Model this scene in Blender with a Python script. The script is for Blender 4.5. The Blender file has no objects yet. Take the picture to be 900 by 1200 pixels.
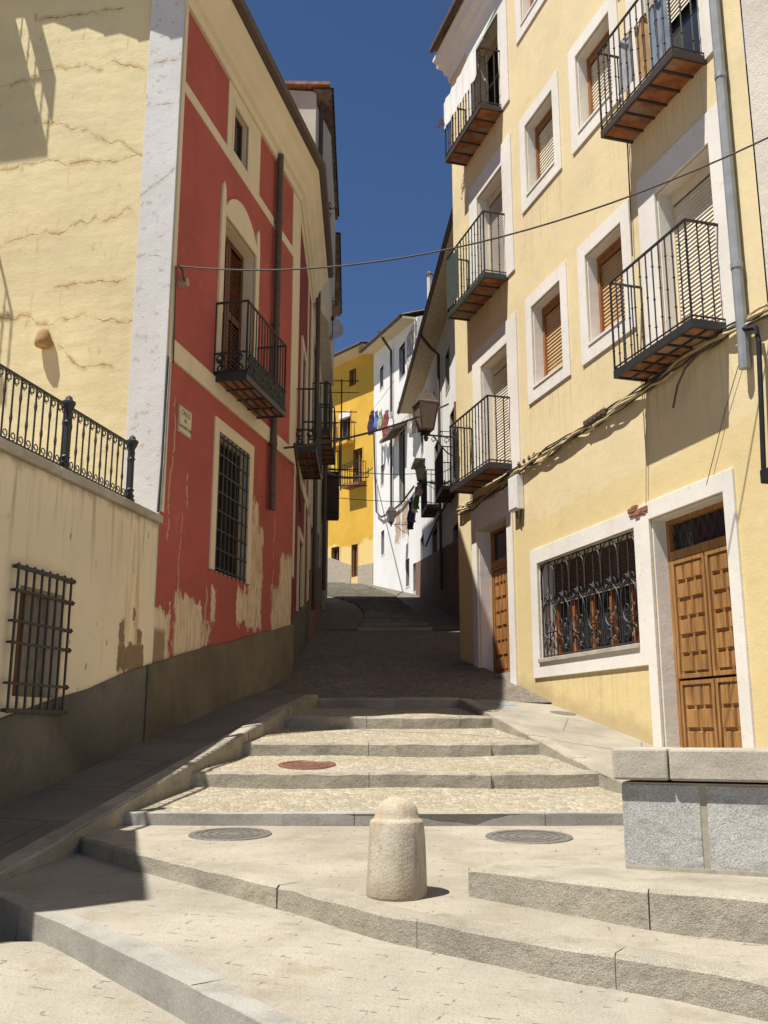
import bpy, bmesh, math, random
from mathutils import Vector
rnd = random.Random(7)
sc = bpy.context.scene
COL = sc.collection
# ------------------------------------------------------------------ camera model (eye at z = 0)
FPX = 1150.0; TH = math.atan(257/FPX); CT, ST = math.cos(TH), math.sin(TH)
cam = bpy.data.cameras.new('camera'); co = bpy.data.objects.new('camera', cam); COL.objects.link(co)
cam.sensor_fit = 'VERTICAL'; cam.sensor_height = 36; cam.lens = FPX/1200*36
cam.clip_start = .05; cam.clip_end = 5000
co.location = (0, 0, 0); co.rotation_euler = (math.pi/2+TH, 0, 0); sc.camera = co

def rad(d): return math.radians(d)
class Frame:
    """a vertical facade plane: u along it, o out of it, z up"""
    def __init__(s, x, y, d, left):
        s.o = Vector((x, y, 0)); s.d = Vector((d[0], d[1], 0)).normalized()
        s.n = Vector((s.d.y, -s.d.x, 0)) if left else Vector((-s.d.y, s.d.x, 0))
    def w(s, u, o, z): return s.o + s.d*u + s.n*o + Vector((0, 0, z))
    def px(s, x, y, off=0):
        v = -(y-600); r = Vector((x-450, FPX*CT-v*ST, FPX*ST+v*CT))
        p0 = s.o + s.n*off; k = p0.dot(s.n)/r.dot(s.n); P = r*k
        return (P-s.o).dot(s.d), P.z
class World:
    def w(s, a, b, c): return Vector((a, b, c))
WORLD = World()
def yawdir(deg): return (math.sin(rad(deg)), math.cos(rad(deg)))
R = Frame(1.77, 13.66, yawdir(-16.5), False)
L = Frame(-2.24, 10.04, yawdir(12.4), True)
LC = L.w(-.25, 0, 0)
S = Frame(LC.x, LC.y, (-L.d.y, L.d.x), True); S.n = -L.d.copy()
S.d = -L.n.copy()

# ------------------------------------------------------------------ mesh builder
WL_ = {}
class MB:
    def __init__(s, fr=WORLD): s.f = fr; s.v = []; s.uv = []; s.fc = []
    def P(s, a, b, c):
        s.v.append(s.f.w(a, b, c)); s.uv.append((a, b) if s.f is WORLD else (a, c)); return len(s.v)-1
    def quad(s, *pts): s.fc.append([s.P(*p) for p in pts])
    def box(s, a0, a1, b0, b1, c0, c1):
        i = [s.P(a, b, c) for a in (a0, a1) for b in (b0, b1) for c in (c0, c1)]
        for f in ((0,1,3,2),(4,6,7,5),(0,4,5,1),(2,3,7,6),(0,2,6,4),(1,5,7,3)): s.fc.append([i[k] for k in f])
    def hexa(s, p):   # 8 points: bottom 4, top 4
        i = [s.P(*q) for q in p]
        for f in ((0,1,2,3),(4,5,6,7),(0,1,5,4),(1,2,6,5),(2,3,7,6),(3,0,4,7)): s.fc.append([i[k] for k in f])
    def prism(s, poly, b0, b1):   # poly in (a,c)
        n = len(poly); A = [s.P(a, b0, c) for a, c in poly]; B = [s.P(a, b1, c) for a, c in poly]
        s.fc.append(A[::-1]); s.fc.append(B)
        for k in range(n): s.fc.append([A[k], A[(k+1) % n], B[(k+1) % n], B[k]])
    def slab(s, poly, z0, z1):    # poly in (a,b); z0/z1 numbers or functions
        g = lambda z, p: z(*p) if callable(z) else z
        n = len(poly); A = [s.P(a, b, g(z0, (a, b))) for a, b in poly]; B = [s.P(a, b, g(z1, (a, b))) for a, b in poly]
        s.fc.append(A[::-1]); s.fc.append(B)
        for k in range(n): s.fc.append([A[k], A[(k+1) % n], B[(k+1) % n], B[k]])
    def tube(s, pts, r, seg=6, closed=False):
        W = [s.f.w(*p) for p in pts]; n = len(W); rings = []
        for k in range(n):
            a = W[k-1] if (k > 0 or closed) else W[k]; b = W[(k+1) % n] if (k < n-1 or closed) else W[k]
            t = (b-a).normalized(); up = Vector((0, 0, 1)) if abs(t.z) < .9 else Vector((1, 0, 0))
            x = t.cross(up).normalized(); y = t.cross(x); rr = r[k] if isinstance(r, (list, tuple)) else r
            ring = []
            for j in range(seg):
                an = 2*math.pi*j/seg; s.v.append(W[k]+x*(rr*math.cos(an))+y*(rr*math.sin(an))); s.uv.append((pts[k][0], pts[k][2])); ring.append(len(s.v)-1)
            rings.append(ring)
        for k in range(n if closed else n-1):
            q, p = rings[k], rings[(k+1) % n]
            for j in range(seg): s.fc.append([q[j], q[(j+1) % seg], p[(j+1) % seg], p[j]])
        if not closed: s.fc.append(rings[0][::-1]); s.fc.append(rings[-1])
    def lathe(s, a, b, c, prof, seg=12, square=False):   # prof list (r, dz)
        W = s.f.w(a, b, c); rings = []; off = math.pi/4 if square else 0
        if square: seg = 4
        for r, dz in prof:
            ring = []
            for j in range(seg):
                an = 2*math.pi*j/seg+off
                e = Vector((math.cos(an), math.sin(an), 0))*r
                if s.f is not WORLD: e = s.f.d*e.x + s.f.n*e.y
                s.v.append(W+e+Vector((0, 0, dz))); s.uv.append((an*r, dz)); ring.append(len(s.v)-1)
            rings.append(ring)
        for k in range(len(rings)-1):
            q, p = rings[k], rings[k+1]
            for j in range(seg): s.fc.append([q[j], q[(j+1) % seg], p[(j+1) % seg], p[j]])
        s.fc.append(rings[0][::-1]); s.fc.append(rings[-1])
    def ring(s, a0, a1, c0, c1, w, b0, b1, wb=None, wt=None):   # frame round an opening
        wb = w if wb is None else wb; wt = w if wt is None else wt
        s.box(a0-w, a0, b0, b1, c0-wb, c1+wt); s.box(a1, a1+w, b0, b1, c0-wb, c1+wt)
        if wb: s.box(a0, a1, b0, b1, c0-wb, c0)
        if wt: s.box(a0, a1, b0, b1, c1, c1+wt)
    def skin(s, a0, a1, c0, c1, holes, depth=.25, top=None):
        """wall face with rectangular openings and their reveals; holes (a0,a1,c0,c1[,depth])"""
        A = sorted({a0, a1, *[h[0] for h in holes], *[h[1] for h in holes]})
        C = sorted({c0, c1, *[h[2] for h in holes], *[h[3] for h in holes]})
        for i in range(len(A)-1):
            for j in range(len(C)-1):
                m, n = (A[i]+A[i+1])/2, (C[j]+C[j+1])/2
                if any(h[0] < m < h[1] and h[2] < n < h[3] for h in holes): continue
                s.quad((A[i], 0, C[j]), (A[i+1], 0, C[j]), (A[i+1], 0, C[j+1]), (A[i], 0, C[j+1]))
        for h in holes:
            d = -(h[4] if len(h) > 4 else depth); x0, x1, z0, z1 = h[:4]
            for p, q in (((x0, z0), (x1, z0)), ((x1, z0), (x1, z1)), ((x1, z1), (x0, z1)), ((x0, z1), (x0, z0))):
                s.quad((p[0], 0, p[1]), (q[0], 0, q[1]), (q[0], d, q[1]), (p[0], d, p[1]))
    def sawtooth(s, a0, a1, c0, c1, b, pitch=.05, dep=.018):
        n = max(1, round((c1-c0)/pitch)); h = (c1-c0)/n
        for k in range(n):
            z = c0+k*h
            s.quad((a0, b+dep, z), (a1, b+dep, z), (a1, b+.002, z+h), (a0, b+.002, z+h))
            s.quad((a0, b+.002, z+h), (a1, b+.002, z+h), (a1, b+dep, z+h), (a0, b+dep, z+h))
    def build(s, name, mat, parent=None, loc=None, bevel=0, smooth=False, fix=True):
        base = Vector(WL_[parent.name]) if parent else Vector(loc if loc else (0, 0, 0))
        me = bpy.data.meshes.new(name); me.from_pydata([v-base for v in s.v], [], s.fc); me.update()
        ul = me.uv_layers.new(name='UVMap')
        vi = [0]*len(me.loops); me.loops.foreach_get('vertex_index', vi)
        flat = [c for k in vi for c in s.uv[k]]; ul.data.foreach_set('uv', flat)
        if fix:
            bm = bmesh.new(); bm.from_mesh(me); bmesh.ops.recalc_face_normals(bm, faces=bm.faces); bm.to_mesh(me); bm.free()
        me.materials.append(mat)
        if smooth: me.polygons.foreach_set('use_smooth', [True]*len(me.polygons))
        o = bpy.data.objects.new(name, me); COL.objects.link(o)
        if parent: o.parent = parent
        else: o.location = base
        WL_[o.name] = tuple(base)
        if bevel:
            m = o.modifiers.new('bevel', 'BEVEL'); m.width = bevel; m.segments = 2; m.limit_method = 'ANGLE'
        return o
def tag(o, label, cat, group=None):
    o['label'] = label; o['category'] = cat
    if group: o['group'] = group
    return o
def thing(name, label, cat, loc, group=None):
    o = bpy.data.objects.new(name, None); COL.objects.link(o); o.location = loc; o.empty_display_size = .2
    WL_[o.name] = tuple(loc); return tag(o, label, cat, group)
def struct(o): o['kind'] = 'structure'; return o

# ------------------------------------------------------------------ materials
class N:
    def __init__(s, name, rough=.9, spec=.25):
        s.m = bpy.data.materials.new(name); s.m.use_nodes = True; s.t = s.m.node_tree; s.b = s.t.nodes['Principled BSDF']
        s.b.inputs['Roughness'].default_value = rough; s.b.inputs['Specular IOR Level'].default_value = spec
        s.tc = s.t.nodes.new('ShaderNodeTexCoord'); s.obj = s.tc.outputs['Object']; s.uv = s.tc.outputs['UV']; s.x = s.t.nodes.new
    def put(s, sock, v):
        if hasattr(v, 'is_output') or isinstance(v, bpy.types.NodeSocket): s.t.links.new(v, sock)
        else:
            if isinstance(v, tuple) and len(v) == 3 and sock.type == 'RGBA': v = (*v, 1)
            sock.default_value = v
    def map(s, co, scale=(1, 1, 1), rot=(0, 0, 0), loc=(0, 0, 0)):
        n = s.x('ShaderNodeMapping'); s.put(n.inputs[0], co); n.inputs['Scale'].default_value = scale; n.inputs['Rotation'].default_value = rot; n.inputs['Location'].default_value = loc
        return n.outputs[0]
    def noise(s, scale=5, det=4, co=None, rough=.55, dist=0):
        n = s.x('ShaderNodeTexNoise'); s.put(n.inputs['Vector'], co or s.obj); n.inputs['Scale'].default_value = scale
        n.inputs['Detail'].default_value = det; n.inputs['Roughness'].default_value = rough; n.inputs['Distortion'].default_value = dist; return n.outputs['Fac']
    def vor(s, scale=5, co=None, feat='F1', out='Distance', rnd_=1):
        n = s.x('ShaderNodeTexVoronoi'); n.feature = feat; s.put(n.inputs['Vector'], co or s.obj); n.inputs['Scale'].default_value = scale; n.inputs['Randomness'].default_value = rnd_; return n.outputs[out]
    def math(s, op, a, b=0., c=None):
        n = s.x('ShaderNodeMath'); n.operation = op; s.put(n.inputs[0], a); s.put(n.inputs[1], b)
        if c is not None: s.put(n.inputs[2], c)
        return n.outputs[0]
    def add(s, a, b): return s.math('ADD', a, b)
    def mul(s, a, b): return s.math('MULTIPLY', a, b)
    def rng(s, v, a, b, c=0., d=1.):
        n = s.x('ShaderNodeMapRange'); n.interpolation_type = 'SMOOTHSTEP'; s.put(n.inputs[0], v)
        for k, q in zip((1, 2, 3, 4), (a, b, c, d)): s.put(n.inputs[k], q)
        return n.outputs[0]
    def mix(s, f, a, b, mode='MIX'):
        n = s.x('ShaderNodeMix'); n.data_type = 'RGBA'; n.blend_type = mode; s.put(n.inputs[0], f); s.put(n.inputs[6], a); s.put(n.inputs[7], b); return n.outputs[2]
    def sep(s, co):
        n = s.x('ShaderNodeSeparateXYZ'); s.put(n.inputs[0], co); return n.outputs
    def bump(s, h, st=.3, dist=.02):
        n = s.x('ShaderNodeBump'); n.inputs['Strength'].default_value = st; n.inputs['Distance'].default_value = dist; s.put(n.inputs['Height'], h); s.t.links.new(n.outputs[0], s.b.inputs['Normal'])
    def col(s, c): s.put(s.b.inputs['Base Color'], c); return s
    def boxmask(s, U, V, u0, u1, v0, v1, f=.04):
        m = s.mul(s.rng(U, u0-f, u0+f), s.rng(U, u1-f, u1+f, 1., 0.))
        return s.mul(m, s.mul(s.rng(V, v0-f, v0+f), s.rng(V, v1-f, v1+f, 1., 0.)))

def scale3(c, k): return tuple(min(1, x*k) for x in c)
def stucco(name, c, var=.12, streak=.12, bump=.35, dirt=(.25, .2, .13), grain=60):
    n = N(name)
    big = n.noise(.9, 5); mid = n.noise(6, 4); fine = n.noise(grain, 3)
    st = n.noise(1, 4, n.map(n.obj, (7, 7, .35)))
    k = n.mix(n.rng(big, .3, .7), scale3(c, 1-var), scale3(c, 1+var*.6))
    k = n.mix(n.rng(mid, .45, .75, 0., var*1.5), k, scale3(c, .8))
    k = n.mix(n.rng(st, .52, .78, 0., streak), k, dirt)
    n.col(k); n.bump(n.add(n.mul(mid, .8), n.mul(fine, .35)), bump, .02); n.last = k; n.big = big; n.mid = mid
    return n
def plain(name, c, rough=.8, spec=.3, var=.15, sc_=12, metal=0):
    n = N(name, rough, spec); n.b.inputs['Metallic'].default_value = metal
    f = n.noise(sc_, 4); n.col(n.mix(n.rng(f, .3, .7), scale3(c, 1-var), scale3(c, 1+var))); n.bump(f, .1, .01); return n.m
def patches(n, base, boxes, c1, c2, wob=.16, streak=True, edge=.03):
    """worn-off paint: boxes (u0,u1,v0,v1) with ragged outlines"""
    o = n.sep(n.uv); a = n.noise(3.2, 5, n.uv, .7); b = n.noise(4.3, 5, n.map(n.uv, loc=(7.3, 2.1, 0)), .7)
    U = n.add(o[0], n.mul(n.math('SUBTRACT', a, .5), wob*2.4)); V = n.add(o[1], n.mul(n.math('SUBTRACT', b, .5), wob*4.0))
    if streak:
        sN = n.noise(1, 3, n.map(n.uv, (13, 1.3, 1))); V = n.add(V, n.mul(n.math('SUBTRACT', sN, .5), wob*2.0))
    h1 = n.noise(17, 4, n.map(n.uv, (1, .6, 1)), .7); h2 = n.noise(15, 4, n.map(n.uv, (1.3, .5, 1), loc=(9, 4, 0)), .7)
    U = n.add(U, n.mul(n.math('SUBTRACT', h1, .5), wob*1.3)); V = n.add(V, n.mul(n.math('SUBTRACT', h2, .5), wob*2.6))
    tot = None
    for q in boxes:
        m = n.boxmask(U, V, *q, f=edge); tot = m if tot is None else n.math('MAXIMUM', tot, m)
    tn = n.noise(5, 5, n.map(n.uv, (3, .8, 1)))
    return n.mix(tot, base, n.mix(n.rng(tn, .42, .6), c1, c2)), tot

# yellow house wall
n = stucco('yellow_stucco', (.68, .555, .325), .07, .05)
o = n.sep(n.uv); e = n.add(o[1], n.mul(n.math('SUBTRACT', n.noise(1.1, 4, n.uv), .5), .5))
k = n.mix(n.rng(e, 2.72, 2.8, .62, 0.), n.last, (.62, .485, .22))
k = n.mix(n.rng(n.noise(1, 4, n.map(n.uv, (9, .6, 1))), .6, .8, 0., .22), k, (.45, .3, .12))
k = n.mix(n.mul(n.rng(n.noise(2.3, 6, n.uv, .7), .57, .66), .3), k, (.68, .56, .33))
k = n.mix(n.mul(n.rng(n.noise(1.5, 6, n.map(n.uv, loc=(4, 9, 0)), .7), .56, .7), .22), k, (.4, .28, .13))
def below(u0, u1, zz, ln):
    f = n.math('DIVIDE', n.math('SUBTRACT', zz, o[1]), ln); return n.mul(n.mul(n.rng(o[0], u0-.03, u0+.03), n.rng(o[0], u1-.03, u1+.03, 1., 0.)), n.mul(n.rng(f, 0., .02), n.rng(f, .1, 1., 1., 0.)))
dr = None
for q in ((-2.06, -.82, 4.37, 1.0), (-3.62, -2.38, 4.37, .9), (-2.06, -.82, 7.26, 1.1), (-3.62, -2.38, 7.26, 1.), (-.25, 1.33, 3.6, .8), (-.25, 1.33, 6.52, .6), (-5.25, -3.75, 6.5, .7), (-5.25, -3.75, 3.65, 1.0), (-3.6, -.7, .67, .8)):
    b_ = below(*q); dr = b_ if dr is None else n.math('MAXIMUM', dr, b_)
dr = n.mul(dr, n.rng(n.noise(1, 5, n.map(n.uv, (15, .5, 1)), .7), .48, .66)); k = n.mix(n.mul(dr, .34), k, (.36, .27, .14))
foot = n.math('SUBTRACT', o[1], n.add(.56, n.mul(o[0], .2036))); foot = n.rng(n.add(foot, n.mul(n.noise(3, 6, n.uv, .7), -.5)), -.2, .06, 1., 0.); k = n.mix(n.mul(foot, .55), k, (.36, .27, .15))
rep = n.boxmask(n.add(o[0], n.mul(n.noise(2, 4, n.uv), .25)), n.add(o[1], n.mul(n.noise(2, 4, n.map(n.uv, loc=(4, 4, 0))), .25)), -2.2, -1.2, 3.1, 3.75, .02); k = n.mix(n.mul(rep, .25), k, (.7, .58, .34))
n.col(k); YEL = n.m
# red house wall with peeling patches
n = stucco('red_stucco', (.41, .098, .08), .14, .14, .35, (.2, .06, .04))
k, t = patches(n, n.last, [(-.5, .12, .55, 1.22), (.2, .95, .78, 1.42), (.95, 1.2, .95, 1.2), (1.2, 1.32, 1.25, 1.6), (2.0, 2.4, 1.3, 1.75), (2.4, 2.92, 1.25, 2.62), (2.5, 2.72, 2.6, 2.95), (3.3, 4.4, 1.2, 1.95), (3.65, 4.4, 1.9, 2.45)], (.68, .55, .38), (.56, .43, .28), .13)
k = n.mix(n.boxmask(n.add(n.sep(n.uv)[0], n.mul(n.noise(5, 4, n.uv), .12)), n.sep(n.uv)[1], -.2, .08, .4, 1.0), k, (.27, .2, .11))
def scratch(n, k, u, v0, v1, w, c, amp=.05, seed=0.):
    o = n.sep(n.uv); d = n.math('SUBTRACT', n.noise(2.5, 4, n.map(n.uv, (0, 1, 1), loc=(seed, seed, 0))), .5)
    d = n.math('ABSOLUTE', n.math('SUBTRACT', o[0], n.add(u, n.mul(d, amp*4))))
    gap = n.rng(n.noise(7, 3, n.map(n.uv, loc=(seed*3, 0, 0))), .4, .5)
    m = n.mul(n.rng(d, w*.4, w, 1., 0.), n.mul(gap, n.boxmask(o[0], o[1], u-.5, u+.5, v0, v1)))
    return n.mix(m, k, c)
for (u, a, b, w, sd) in ((.0, 2.55, 3.5, .022, 1.3), (.3, 1.3, 2.3, .018, 4.1), (.42, 2.4, 2.75, .03, 6.6), (1.05, .9, 1.6, .03, 9.2), (-.05, 1.95, 2.7, .03, 2.2), (3.35, 1.6, 2.9, .025, 3.7), (2.75, 1.3, 2.1, .03, 8.1)):
    k = scratch(n, k, u, a, b, w, (.48, .3, .2), .08, sd)
k = n.mix(n.rng(n.noise(.7, 5, n.uv), .45, .7, 0., .35), k, (.33, .09, .065))
k = n.mix(n.mul(n.rng(n.noise(2.6, 6, n.map(n.uv, loc=(2, 5, 0)), .7), .58, .66), .35), k, (.46, .17, .12))
n.col(k); n.bump(n.add(n.mul(t, -1.6), n.add(n.mul(n.mid, .8), n.noise(60, 3))), .5, .02); RED = n.m
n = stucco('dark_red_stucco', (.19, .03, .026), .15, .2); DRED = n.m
# side wall: yellow ochre render with long cracks
def crack_nodes(n, k, cracks, c_line, c_stain):
    o = n.sep(n.uv); tl = None; ts = None
    wv = n.math('SUBTRACT', n.noise(19, 5, n.uv, .7), .5)
    for (u0, u1, z, sl, amp, sd) in cracks:
        d = n.math('SUBTRACT', n.noise(1.6, 3, n.map(n.uv, (1, 0, 0), loc=(sd, sd*2, 0))), .5)
        zz = n.add(n.add(z, n.mul(n.math('SUBTRACT', o[0], u0), sl)), n.add(n.mul(d, amp), n.mul(wv, .075)))
        dd = n.math('ABSOLUTE', n.math('SUBTRACT', o[1], zz))
        g = n.mul(n.rng(o[0], u0-.03, u0+.06), n.rng(o[0], u1-.06, u1+.03, 1., 0.))
        l = n.mul(n.rng(dd, .001, .008, .9, 0.), g); st = n.mul(n.rng(n.add(dd, n.mul(n.noise(18, 4, n.uv, .7), .06)), .02, .10, .8, 0.), g)
        tl = l if tl is None else n.math('MAXIMUM', tl, l); ts = st if ts is None else n.math('MAXIMUM', ts, st)
    ts = n.mul(ts, n.rng(n.noise(7, 4, n.uv), .4, .62)); tl = n.mul(tl, n.rng(n.noise(6, 4, n.uv, .65), .40, .47))
    return n.mix(tl, n.mix(ts, k, c_stain), c_line)
n = stucco('ochre_render', (.62, .52, .30), .1, .1, .3)
k = crack_nodes(n, n.last, [(.75, 1.9, 8.3, .02, .25, .3), (.46, 2.6, 7.45, .06, .7, 1.7), (.4, 1.75, 6.35, .4, .9, 2.9), (.4, 2.9, 6.3, .06, .4, 4.4), (.5, 2.7, 5.65, -.16, .9, 5.6), (.45, 1.4, 4.85, .0, .5, 7.7), (.4, 2.7, 4.3, .12, .7, 8.8), (.6, 1.3, 3.75, .5, .8, 9.3)], (.17, .10, .04), (.40, .25, .08))
k = n.mix(n.mul(n.rng(n.noise(4, 5, n.map(n.uv, (2, .6, 1)), .65), .62, .7), .6), k, (.42, .26, .09))
k = n.mix(n.mul(n.rng(n.noise(8, 4, n.map(n.uv, loc=(3, 8, 0)), .65), .68, .74), .7), k, (.3, .19, .08))
vst = n.noise(1, 5, n.map(n.uv, (8, .5, 1), loc=(1, 2, 0)), .7); k = n.mix(n.mul(n.rng(vst, .60, .74), n.rng(n.noise(2, 3, n.uv), .45, .6)), k, (.40, .25, .09))
chip = n.rng(n.noise(6.5, 6, n.map(n.uv, (1, 1.3, 1), loc=(11, 3, 0)), .75), .665, .685); k = n.mix(n.mul(chip, .8), k, (.43, .31, .16))
wave = n.noise(1.6, 3, n.map(n.uv, (.6, 1.6, 1))); k = n.mix(n.rng(wave, .4, .65, 0., .22), k, (.66, .55, .33))
n.col(k); n.bump(n.add(n.add(n.mul(chip, -1.2), n.mul(wave, 2.)), n.add(n.mul(n.mid, .8), n.mul(n.noise(60, 3), .4))), .4, .02); OCH = n.m
n = stucco('white_quoin_paint', (.55, .535, .515), .08, .1, .4, (.35, .3, .26))
k = n.mix(n.mul(n.rng(n.noise(11, 5, n.obj, .65), .60, .64), .8), n.last, (.42, .34, .28))
k = crack_nodes(n, k, [(.0, .5, 7.45, .02, .2, .9), (.0, .5, 6.1, -.7, .2, 2.9), (.1, .5, 5.0, .1, .3, 6.1), (.1, .4, 4.1, .1, .3, 3.1), (.05, .3, 6.9, 0., .1, 7.1)], (.25, .18, .13), (.42, .36, .3))
n.col(k); QUO = n.m
n = stucco('cream_trim', (.66, .56, .39), .06, .08, .2); CREAM = n.m
n = stucco('cream_terrace_render', (.74, .63, .455), .08, .1, .35, (.3, .22, .12))
o = n.sep(n.uv)
stk = n.mul(n.rng(n.noise(1, 5, n.map(n.uv, (12, .7, 1))), .5, .72), n.rng(o[1], .9, 2.1, 0., .62))
k = n.mix(stk, n.last, (.26, .19, .1))
k = n.mix(n.mul(n.rng(n.noise(1, 4, n.map(n.uv, (6, .4, 1), loc=(3, 0, 0))), .52, .7), n.boxmask(o[0], o[1], -1.15, -.4, .4, 1.9, .3)), k, (.5, .33, .1))
k = n.mix(n.rng(n.noise(9, 4, n.map(n.uv, (1, .5, 1))), .66, .72, 0., .7), k, (.2, .14, .08))
k = n.mix(n.rng(n.add(o[1], n.mul(n.noise(6, 5, n.uv), .3)), 2.12, 2.25, 0., .6), k, (.22, .17, .1))
k, t = patches(n, k, [(-.98, -.45, .56, .8), (-.98, -.86, .8, 1.0), (-.62, -.5, .8, .98), (-.72, -.66, 1.02, 1.1)], (.25, .17, .1), (.22, .15, .09), .075, True, .01)
n.col(k); TERR = n.m
n = stucco('grey_cement_dado', (.125, .112, .092), .45, .4, 1., (.08, .065, .045), 45)
k = n.mix(n.mul(n.rng(n.noise(3, 5, n.map(n.uv, (1.5, 1, 1)), .7), .62, .68), .6), n.last, (.2, .165, .12)); n.col(k); DADO = n.m
n = stucco('brown_cement_dado', (.18, .15, .105), .42, .4, 1., (.12, .085, .05), 45); DADO2 = n.m
n = stucco('white_surround', (.70, .66, .59), .08, .16, .3, (.4, .31, .22)); k = n.mix(n.mul(n.rng(n.noise(9, 5, n.obj, .7), .6, .68), .45), n.last, (.5, .42, .33)); n.col(k); SURR = n.m
n = stucco('whitewash', (.74, .72, .68), .06, .1, .4, (.4, .36, .3)); WHITE = n.m
n = stucco('whitewash_worn', (.74, .72, .68), .06, .1, .4, (.4, .36, .3))
k, t = patches(n, n.last, [(.9, 1.7, 6.5, 7.7), (1.9, 2.6, 6.4, 7.6)], (.38, .25, .16), (.5, .4, .32), .3); n.col(k); WHITEW = n.m
n = stucco('cream_old_wall', (.56, .49, .38), .12, .25, .4); OLD = n.m
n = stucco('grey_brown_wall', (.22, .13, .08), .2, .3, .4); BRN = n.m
n = stucco('pale_rough_wall', (.58, .52, .44), .1, .1, .8, (.3, .24, .18)); PALE = n.m
n = stucco('deep_yellow_render', (.62, .37, .05), .12, .2, .4, (.6, .42, .15))
o = n.sep(n.uv); ee = n.add(o[1], n.mul(n.math('SUBTRACT', n.noise(1.2, 4, n.uv), .5), 1.2))
k = n.mix(n.rng(ee, 7.15, 7.25, 1., 0.), n.last, (.68, .5, .2)); n.col(k); DYEL = n.m
n = stucco('stone_rubble_wall', (.45, .42, .37), .2, .1, .8); v = n.vor(5); n.col(n.mix(n.rng(v, .2, .5), (.6, .56, .5), (.3, .27, .22))); n.bump(v, .8, .04); RUBBLE = n.m
# granite & paving
def granite(name, c, speck=.5, bmp=.25):
    n = N(name, .85); a = n.noise(160, 2); b = n.noise(2.2, 5); d = n.noise(14, 5, None, .65)
    k = n.mix(n.rng(b, .3, .7), scale3(c, .8), scale3(c, 1.15)); k = n.mix(n.rng(a, .5, .62, 0., speck), k, scale3(c, .35)); k = n.mix(n.rng(a, .36, .44, speck, 0.), k, scale3(c, 1.5))
    k = n.mix(n.rng(d, .6, .75, 0., .5), k, (c[0]*.72, c[1]*.6, c[2]*.42)); k = n.mix(n.mul(n.rng(n.noise(5, 6, n.map(n.obj, (1, 1, 2.5)), .72), .5, .66), speck*1.3), k, (c[0]*.5, c[1]*.5, c[2]*.44)); n.col(k); n.bump(n.add(n.mul(d, 1.), n.mul(a, .3)), bmp, .03); return n.m
GRAN = granite('granite_kerb', (.335, .30, .235), .34, .45); GRANS = granite('granite_smooth', (.31, .295, .26), .3, .12); GRANB = granite('granite_blocks', (.40, .385, .355), .5, .3)
GRANC = granite('granite_coping', (.40, .36, .29), .25, .25); GRAN_SHADE = granite('granite_step_shade', (.085, .072, .058), .4, .5)  # stair stone darkened in colour to stand for the alley's shade
GRANM = granite('worn_step_edge', (.34, .30, .24), .3, .4)
MORT = plain('mortar', (.34, .30, .23), .95)
def cobble(name, c, sc_=9, gap=(.2, .16, .11), bmp=.9):
    n = N(name, .9); q = n.map(n.uv, (1, .75, 1)); v = n.vor(sc_, q, 'DISTANCE_TO_EDGE'); cc = n.vor(sc_, q, 'F1', 'Color'); b = n.noise(1.3, 5, n.uv)
    g = n.sep(cc)[0]; k = n.mix(g, scale3(c, .75), scale3(c, 1.25)); k = n.mix(n.rng(b, .35, .65, 0., .35), k, (c[0]*.9, c[1]*.75, c[2]*.5))
    fill = n.rng(n.noise(1.1, 5, n.uv, .7), .42, .56)
    ed = n.mul(n.rng(v, .03, .09, 1., 0.), n.rng(fill, 0., 1., .75, .15)); k = n.mix(ed, k, gap); n.col(k)
    n.bump(n.add(n.rng(v, 0., .22), n.mul(n.noise(40, 3, n.uv), .25)), bmp, .025); return n.m
COB = cobble('cobbled_tread', (.33, .295, .225), 21, (.26, .225, .165), .5); COB_SHADE = cobble('alley_paving_shade', (.155, .136, .112), 14, (.115, .098, .08), .4)  # the lane's shade is put into the alley paving colour
def pavers(name, c, ang=.4, dashes=.8):
    n = N(name, .9); q = n.map(n.uv, (1, 1, 1), (0, 0, ang)); t = n.x('ShaderNodeTexBrick'); n.put(t.inputs['Vector'], q)
    t.inputs['Scale'].default_value = 1.; t.inputs['Brick Width'].default_value = .17; t.inputs['Row Height'].default_value = .085; t.inputs['Mortar Size'].default_value = .006; t.inputs['Mortar Smooth'].default_value = .4
    t.inputs['Color1'].default_value = (.48, .48, .48, 1); t.inputs['Color2'].default_value = (.54, .54, .54, 1)
    big = n.noise(.8, 5, n.uv, .65); fine = n.noise(70, 3, n.uv); gap = n.rng(n.noise(11, 4, n.uv, .6), .585, .62)
    k = n.mix(n.rng(big, .3, .7), scale3(c, .8), scale3(c, 1.15)); k = n.mix(n.mul(n.rng(n.noise(22, 5, n.uv, .7), .52, .7), .35), k, scale3(c, .7)); k = n.mix(.04, k, t.outputs['Color'], 'OVERLAY')
    k = n.mix(n.rng(fine, .52, .68, 0., .5), k, scale3(c, .62)); k = n.mix(n.rng(n.noise(130, 2, n.uv), .36, .44, .35, 0.), k, scale3(c, 1.45)); mo = t.outputs['Fac']
    k = n.mix(n.mul(mo, .05), k, scale3(c, .6)); k = n.mix(n.mul(mo, n.mul(gap, dashes)), k, (.13, .105, .075))
    k = n.mix(n.mul(n.rng(n.noise(1.2, 6, n.map(n.uv, loc=(1, 8, 0)), .72), .5, .62), .28), k, scale3(c, 1.3)); k = n.mix(n.mul(n.rng(n.noise(34, 3, n.uv, .6), .66, .7), .5), k, scale3(c, .5)); k = n.mix(n.mul(n.rng(n.noise(2.1, 6, n.map(n.uv, loc=(5, 3, 0)), .7), .52, .66), .5), k, (c[0]*.75, c[1]*.66, c[2]*.5))
    n.col(k); n.bump(n.add(n.mul(n.mul(mo, gap), -.6), n.add(n.mul(fine, .9), n.noise(9, 4, n.uv))), .5, .014); return n.m
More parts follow.
